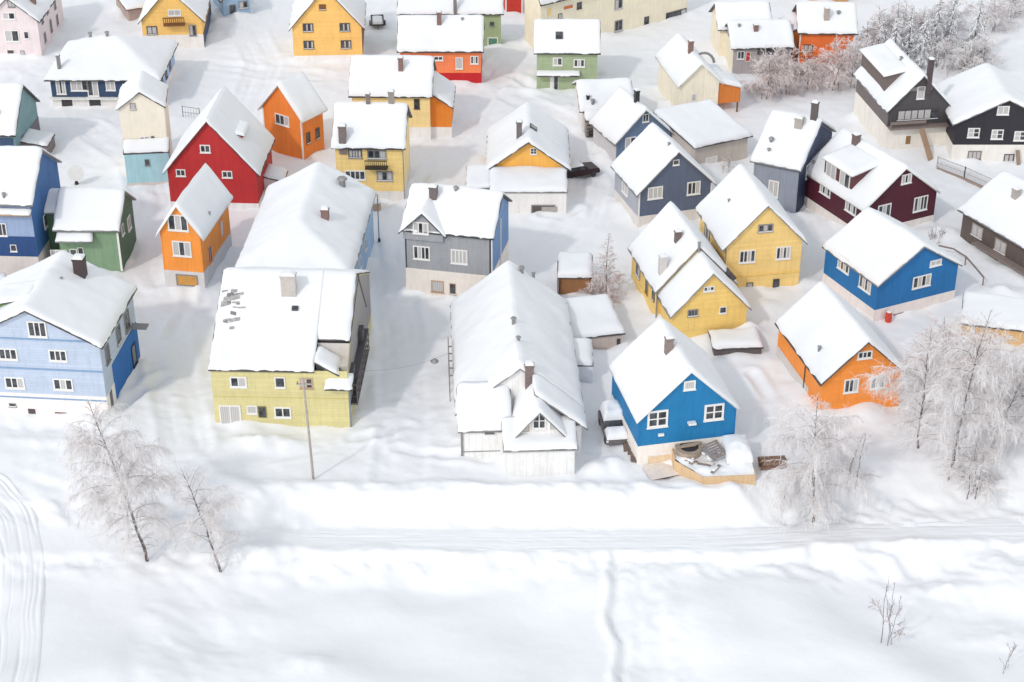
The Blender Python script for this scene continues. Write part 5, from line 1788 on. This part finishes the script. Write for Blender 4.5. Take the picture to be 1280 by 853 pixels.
def conifer(label, base, top, seed, width=.30, group='frosted conifers at the upper right'):
    rng = np.random.default_rng(seed)
    x, y, z = gpt(*base)
    hgt = hsolve(base[0], top[1], base[1])
    sc = F / depth(x, y, z)
    r = empty('conifer', (x, y, z), 0)
    tag(r, label, 'conifer', group)
    lean = (top[0] - base[0]) / sc
    k = 8
    tt = np.linspace(0, 1, k)
    tp = np.stack([lean * tt, 0 * tt, -.3 + (hgt + .3) * tt], 1)
    V, Q = tubes(tp[None], [.14], [.015], 7)
    fast_mesh('trunk', V, Q, TRUNK, r)
    n1 = 95
    t = .14 + .85 * (np.arange(n1) + rng.uniform(0, 1, n1)) / n1
    p = np.stack([lean * t, 0 * t, hgt * t], 1)
    az = np.arange(n1) * 2.39996 + rng.normal(0, .5, n1)
    el = np.where(t > .8, .5, .05) + rng.normal(0, .12, n1)
    D = np.stack([np.cos(az) * np.cos(el), np.sin(az) * np.cos(el), np.sin(el)], 1)
    L = hgt * width * (1.02 - t) ** .85 * rng.uniform(.55, 1.15, n1) + .1
    C1 = curves(p, D, L, .9 * rng.uniform(.6, 1.3, n1), 6, .05, rng)
    parts = [tubes(C1, np.full(n1, .045), np.full(n1, .02), 4)]
    m = 1700
    p, d, i, t2 = sample(C1, m, .1, 1, rng)
    side = np.cross(d, [0, 0, 1.0]) * rng.choice([-1, 1], m)[:, None]
    C2 = curves(p, d * .7 + side * .8 + rng.normal(0, .25, (m, 3)), np.clip(L[i] * rng.uniform(.15, .45, m), .12, .9), 1.1 * rng.uniform(.5, 1.6, m), 3, .06, rng)
    parts.append(tubes(C2, np.full(m, .05), np.full(m, .018), 3))
    V, Q = merge(parts)
    fast_mesh('crown', V, Q, NEEDLE, r)
    return r


GF = 'frosted bare trees at the front'
weep = lambda t: (np.sin(np.pi * np.clip(t * 1.02 - .02, 0, 1)) ** .75) * (.55 + .6 * np.clip(1 - np.abs(t - .5) * 1.4, 0, 1)) + .02
bare_tree('birch_tree', 'tall frosted birch leaning left with a wide drooping crown, in the left foreground', 'tree', (184, 702), (138, 497), 108, 21, GF, 70, 1700, 13000, 1.05, 1.45, FROST, weep, t0=.05, tw=.0088)
bare_tree('birch_tree', 'smaller thin frosted tree right of the tall birch in the left foreground', 'tree', (279, 718), (243, 580), 74, 22, GF, 44, 800, 5500, 1.05, 1.2, FROST, weep, tr=.1, tw=.008)
bare_tree('birch_tree', 'frosted drooping tree right of the garden deck, at the road edge', 'tree', (1016, 652), (1006, 492), 100, 23, GF, 64, 1500, 11000, .95, 1.6, FROST, weep, tw=.009)
bare_tree('shrub', 'wispy frosted shrub between the deck tree and the right hand thicket', 'shrub', (1062, 612), (1076, 540), 50, 24, GF, 22, 240, 1300, 1.0, .6, FROST, None, 3, .05)
GT = 'frosted trees on the right slope'
bare_tree('birch_tree', 'tallest frosted tree with a dark crooked trunk in the right hand thicket', 'tree', (1186, 600), (1204, 385), 112, 25, GT, 56, 1200, 9000, 1.0, 1.3, FROST, weep, tw=.009)
bare_tree('birch_tree', 'frosted tree in front of the right corner of the orange gabled house', 'tree', (1150, 560), (1143, 408), 90, 26, GT, 44, 900, 6500, 1.05, 1.2, FROST, weep, tr=.1, tw=.009)
bare_tree('birch_tree', 'leaning frosted tree below the half buried honey coloured shed', 'tree', (1236, 560), (1268, 446), 96, 27, GT, 44, 950, 7000, 1.0, 1.3, FROST, weep, tr=.1, tw=.009)
bare_tree('birch_tree', 'frosted tree cut by the right edge of the view below the shed', 'tree', (1290, 560), (1284, 420), 100, 28, GT, 44, 900, 6500, 1.0, 1.3, FROST, weep, tw=.009)
bare_tree('shrub', 'low frosted thicket under the basement of the bright blue house', 'shrub', (1172, 470), (1178, 396), 60, 29, GT, 36, 420, 2800, .9, .7, FROSTR, None, 4, .05)
bare_tree('shrub', 'low frosted thicket beside the honey coloured board shed', 'shrub', (1222, 478), (1226, 412), 56, 30, GT, 34, 400, 2600, .9, .7, FROSTR, None, 4, .05)
bare_tree('shrub', 'low frosted bush at the foot of the right hand trees near the road', 'shrub', (1214, 618), (1210, 548), 70, 32, GT, 34, 420, 2600, .9, .9, FROST, None, 4, .05)
bare_tree('larch_tree', 'bare reddish conical tree beside the small brown plank shed', 'tree', (757, 374), (757, 290), 44, 33, None, 60, 620, 3800, .35, .5, FROSTR, lambda t: np.clip(1.05 - t, 0, 1) ** .8, tr=.08, t0=.06, tw=.014)
GU = 'frosted bare trees at the upper right'
for i, (b_, tp_, w_, lab, red) in enumerate([
        ((955, 122), (950, 68), 52, 'rounded frosted shrub between the orange balcony and the dark lower windows', 1),
        ((985, 118), (984, 60), 46, 'frosted shrub against the orange timber house wall', 1),
        ((1012, 112), (1008, 62), 44, 'frosted tree with rusty leaves at the left front corner of the orange timber house', 1),
        ((1040, 112), (1040, 40), 50, 'tall frosted tree covering the right roof corner of the orange timber house', 1),
        ((1066, 108), (1068, 44), 44, 'frosted tree halfway between the orange timber house and the dark chalet', 0),
        ((1088, 66), (1092, 28), 34, 'small frosted tree at the left end of the conifer row', 0),
        ((1205, 92), (1203, 42), 40, 'small frosted tree behind the chimney of the dark chalet', 0),
        ((1262, 22), (1262, -16), 60, 'frosted treetop at the upper right corner', 0)]):
    bare_tree('birch_tree', lab, 'tree', b_, tp_, w_, 50 + i, GU, 34, 420, 2300, .85, .8, FROSTR if red else FROST, None, 3, .06, tw=.02)
for i, (b_, tp_, w_, lab) in enumerate([
        ((1082, 96), (1080, 48), 44, 'frosted bush at the left foot of the conifer row, behind the dark chalet dormer'),
        ((1108, 58), (1108, 8), 40, 'pale frosted tree behind the two leftmost conifers'),
        ((1126, 52), (1126, -2), 42, 'pale frosted tree behind the third conifer of the row'),
        ((1143, 58), (1143, 10), 40, 'pale frosted tree between the third conifer and the one above the chalet ridge'),
        ((1160, 50), (1160, 2), 40, 'pale frosted tree behind the conifer above the chalet chimney'),
        ((1176, 84), (1176, 40), 40, 'frosted bush right beside the top of the dark chalet chimney'),
        ((1194, 46), (1194, -4), 44, 'pale frosted tree between the darkest conifer and the lone one'),
        ((1226, 84), (1226, 44), 36, 'frosted bush at the right foot of the lone conifer'),
        ((1236, 40), (1238, -6), 44, 'pale frosted tree right of the lone conifer near the top edge')]):
    bare_tree('birch_tree', lab, 'tree', b_, tp_, w_, 150 + i, GU, 34, 420, 2000, .9, .8, FROST, None, 3, .06, tw=.02)
for i, (b_, tp_, lab) in enumerate([
        ((1100, 78), (1098, 16), 'thin frosted conifer, leftmost of the conifer row'),
        ((1117, 84), (1115, 22), 'short frosted conifer, second from the left of the conifer row'),
        ((1134, 80), (1132, 6), 'frosted conifer, third from the left of the conifer row'),
        ((1150, 84), (1151, 14), 'frosted conifer just above the ridge of the dark chalet'),
        ((1166, 70), (1167, -4), 'dark tipped frosted conifer above the dark chimney of the chalet'),
        ((1184, 62), (1186, -8), 'darkest frosted conifer, right of the chalet chimney'),
        ((1212, 78), (1217, -6), 'lone frosted conifer with a bare lower trunk, rightmost of the row')]):
    conifer(lab, b_, tp_, 80 + i, .27)
bare_tree('sapling', 'bare many stemmed sapling in the snow field at the lower right', 'sapling', (1110, 806), (1113, 722), 40, 41, None, 18, 90, 420, 1.25, .1, FROSTD, None, 4, .03, tw=.010)
bare_tree('sapling', 'tiny bare twig sapling near the lower right corner', 'sapling', (1252, 838), (1259, 806), 20, 42, None, 8, 30, 110, 1.2, .1, FROSTD, None, 2, .02, tw=.010)
bare_tree('shrub', 'small fan of bare twigs behind the bright blue house', 'shrub', (1168, 302), (1168, 282), 16, 43, None, 16, 60, 240, 1.2, .1, FROSTD, None, 5, .02, tw=.012)
bare_tree('shrub', 'small rusty bush at the door of the long grey board garage', 'shrub', (904, 214), (904, 196), 16, 44, None, 14, 80, 400, 1.0, .3, FROSTR, None, 3, .02, tw=.014)

# ------------------------------------------------------------------ ground
def pw(pts):
    return [gpt(*p)[:2] for p in pts]


PATHS += [
    (pw([(235, 560), (215, 470), (205, 400), (175, 340), (190, 250), (170, 200), (110, 160)]), 1.7, .14),
    (pw([(500, 600), (505, 520), (500, 420), (490, 360), (480, 280), (545, 190), (590, 130), (640, 70)]), 1.8, .14),
    (pw([(680, 320), (728, 270), (742, 215), (722, 160), (640, 120)]), 1.6, .12),
    (pw([(1040, 300), (1015, 260), (980, 290)]), 1.2, .1),
    (pw([(300, 160), (330, 80), (310, 40), (330, 0)]), 1.8, .12),
    (pw([(250, 80), (330, 90), (400, 95)]), 1.5, .1),
]
PATHS.append((pw([(30, 596), (110, 622), (190, 640), (300, 646)]), .25, .08))
for q_ in ([(205, 470), (160, 505), (140, 530)], [(500, 560), (560, 572), (605, 575)], [(505, 530), (470, 545), (440, 548)], [(722, 262), (700, 272), (680, 270)], [(492, 372), (530, 374), (560, 368)],
           [(1002, 300), (985, 340), (962, 362)], [(640, 95), (668, 112), (692, 116)], [(540, 200), (520, 240), (484, 256)], [(212, 420), (232, 390), (236, 364)], [(940, 470), (960, 500), (945, 560)], [(745, 200), (765, 215), (778, 240)]):
    PATHS.append((pw(q_), .35, .2))
PATHS.append((pw([(255, 604), (330, 575), (400, 560)]), .5, .08))
for (px, py, rx, ry, hh) in [(330, 557, 2.6, 1.0, .8), (60, 552, 3.2, .8, .3), (118, 532, 1.6, .7, .5), (-5, 500, 1.3, 1.0, 1.6), (826, 588, 1.3, 1.0, -.55), (60, 532, 4.0, .8, -.35), (765, 585, 1.3, 1.2, .7), (745, 590, .8, .8, .5), (240, 660, 2.0, 1.2, .5),
                             (320, 690, 3, 1.2, .5), (180, 640, 2, 1.4, .4), (900, 620, 3.0, .8, .35), (660, 612, 3.0, .6, .3), (1085, 520, 1.5, 1.2, .4), (1250, 370, 2.5, 1.5, .8), (720, 500, 1.0, 1.2, .5),
                             (735, 380, 2.0, 1.4, .6), (1180, 295, 2.2, 1.0, .7), (960, 385, 1.2, 1.2, .4), (620, 612, 2.0, .5, .3), (470, 690, 3.0, .8, .35), (1160, 690, 3.5, .9, .4), (1060, 695, 2.5, .8, .4),
                             (560, 700, 2.2, .6, .3), (1180, 745, 4.0, 1.4, .8), (1240, 800, 3.0, 1.5, .5), (390, 830, 2.0, 1.2, .4), (1000, 720, 3, 1.5, .3), (900, 130, 2, 2, .5), (1110, 230, 2, 2, .4)]:
    g_ = gpt(px, py)
    PILES.append((g_[0], g_[1], rx, ry, hh))

dx = 0.24
core_x = np.arange(-66, 66.01, dx)
core_y = np.concatenate([np.arange(82, 125, 0.2), np.arange(125, 226, 0.34)])
ext = np.cumsum(np.geomspace(1, 220, 22))
xs = np.concatenate([-66 - ext[::-1], core_x, 66 + ext])
ys = np.concatenate([82 - np.cumsum(np.geomspace(.6, 60, 14))[::-1], core_y, 226 + ext])
X, Y = np.meshgrid(xs, ys)
Z = ground_z(X.ravel(), Y.ravel()).reshape(X.shape)
g = grid_sheet('snowy_ground', xs, ys, Z, SNOW)
tag(g, kind='structure')

# packed snow road below the bank
xs = np.arange(-20, 70, .3)
v = np.linspace(0, 1, 40)
off = 1.3 * sstep(12, 32, xs)
RX = np.repeat(xs[None, :], 40, 0)
RY = 102.45 + off[None, :] + v[:, None] * 2.75 + .1 * vnoise(RX / 4, RX * 0 + 4, 9)
RZ = ground_z(RX.ravel(), RY.ravel(), False).reshape(RX.shape) + .05
for c_, w_, d_ in ((.22, .045, .09), (.30, .02, .04), (.52, .03, .05), (.68, .045, .09), (.78, .02, .05), (.9, .03, .05)):
    vv = v[:, None] + .03 * vnoise(RX / 6, RX * 0 + c_ * 50, 12)
    RZ -= .7 * d_ * np.clip(.8 + .7 * vnoise(RX / 5, RX * 0 + c_ * 31, 14), .1, 1.5) * np.exp(-((vv - c_) / w_) ** 2)
RZ += .02 * vnoise(RX / .6, RY / .25, 15) + .03 * vnoise(RX / 2.0, RY / .5, 16)
RZ -= .12 * (1 - sstep(0, .06, v) * sstep(1, .94, v))[:, None]
V = np.stack([RX.ravel(), RY.ravel(), RZ.ravel()], 1)
n_ = len(xs)
i_ = (np.arange(n_ - 1)[None, :] + n_ * np.arange(39)[:, None]).ravel()
rd = fast_mesh('road', V, np.stack([i_, i_ + 1, i_ + 1 + n_, i_ + n_], 1), ROADM)
tag(rd, kind='structure')

# groomed track sweeping through the lower left corner
cp = np.array(pw([(-130, 590), (-60, 594), (-10, 612), (18, 650), (28, 700), (26, 770), (18, 840), (8, 930)]))
tt = np.linspace(0, len(cp) - 1, 160)
ctr = np.stack([np.interp(tt, np.arange(len(cp)), cp[:, i]) for i in (0, 1)], 1)
for _ in range(14):
    ctr[1:-1] = (ctr[:-2] + 2 * ctr[1:-1] + ctr[2:]) / 4
tg = np.gradient(ctr, axis=0)
tg /= np.linalg.norm(tg, axis=1, keepdims=True)
nr = np.stack([-tg[:, 1], tg[:, 0]], 1)
v = np.linspace(-2.3, 2.3, 70)
TX = ctr[:, 0][:, None] + nr[:, 0][:, None] * v[None]
TY = ctr[:, 1][:, None] + nr[:, 1][:, None] * v[None]
TZ = ground_z(TX.ravel(), TY.ravel()).reshape(TX.shape) * .5 + .5 * ground_z(TX.ravel(), TY.ravel(), False).reshape(TX.shape) + .12 + .05 * vnoise(TX / 3, TY / 3, 44)
vw = v[None] + .12 * vnoise(TX * 0 + tt[:, None] * 2.2, TX * 0 + 3.1, 33)
for c_, w_, d_ in ((-1.95, .10, .10), (-1.6, .05, .05), (-1.25, .12, .12), (-.8, .05, .06), (-.45, .06, .05), (.05, .12, .13), (.4, .04, .05), (.75, .06, .07), (1.2, .12, .12), (1.55, .05, .06), (1.9, .10, .09)):
    TZ -= .62 * d_ * np.clip(.7 + .9 * vnoise(tt[:, None] * 1.1 + c_ * 9, TX * 0 + c_ * 7, 35), .1, 1.5) * np.exp(-((vw - c_ - .10 * vnoise(tt[:, None] * 1.6, TX * 0 + c_ * 5, 37)) / w_) ** 2)
TZ -= .45 * (1 - sstep(2.3, 1.3, np.abs(v)))[None]
n_ = len(v)
i_ = (np.arange(n_ - 1)[None, :] + n_ * np.arange(len(tt) - 1)[:, None]).ravel()
tk = fast_mesh('track', np.stack([TX.ravel(), TY.ravel(), TZ.ravel()], 1), np.stack([i_, i_ + 1, i_ + 1 + n_, i_ + n_], 1)[:, ::-1], ROADM)
tag(tk, kind='structure')

# ------------------------------------------------------------------ light, sky, camera
SUN_EL, SUN_STR, SKY_STR, EXPO = 39.0, 0.8, 0.15, 0.49
az = math.radians(52)                       # shadows run to the back right
el = math.radians(SUN_EL)
d = Vector((math.cos(el) * math.cos(az), math.cos(el) * math.sin(az), -math.sin(el)))
sl = bpy.data.lights.new('sun', 'SUN')
sl.energy = SUN_STR
sl.angle = math.radians(3)
sl.color = (1.0, 0.94, 0.87)
so = bpy.data.objects.new('sun', sl)
so.rotation_euler = d.to_track_quat('-Z', 'Y').to_euler()
so.location = (-60, 20, 90)
COL.objects.link(so)
w = bpy.data.worlds.new('World')
scene.world = w
w.use_nodes = True
nt = w.node_tree
bg = nt.nodes['Background']
sky = nt.nodes.new('ShaderNodeTexSky')
sky.sky_type = 'NISHITA'
sky.sun_disc = False
sky.sun_elevation = el
sky.sun_rotation = math.radians(218)
sky.air_density = 1.8
sky.dust_density = 0.3
sky.ozone_density = 3.0
hsv = nt.nodes.new('ShaderNodeHueSaturation')      # thin bright cloud veil: a paler sky
hsv.inputs['Saturation'].default_value = 0.24
nt.links.new(sky.outputs[0], hsv.inputs['Color'])
nt.links.new(hsv.outputs[0], bg.inputs[0])
bg.inputs[1].default_value = SKY_STR

cam = bpy.data.cameras.new('camera')
cam.sensor_width = 36
cam.lens = F / 1280 * 36
cam.clip_start = 1
cam.clip_end = 3000
co = bpy.data.objects.new('camera', cam)
co.location = (0, 0, H)
co.rotation_euler = (math.radians(90) - PITCH, 0, 0)
COL.objects.link(co)
scene.camera = co
vs = scene.view_settings
vs.view_transform = 'Standard'
vs.look = 'None'
vs.exposure = EXPO
vs.gamma = 1
vs.use_curve_mapping = False
scene.cycles.max_bounces = 8
scene.cycles.diffuse_bounces = 4
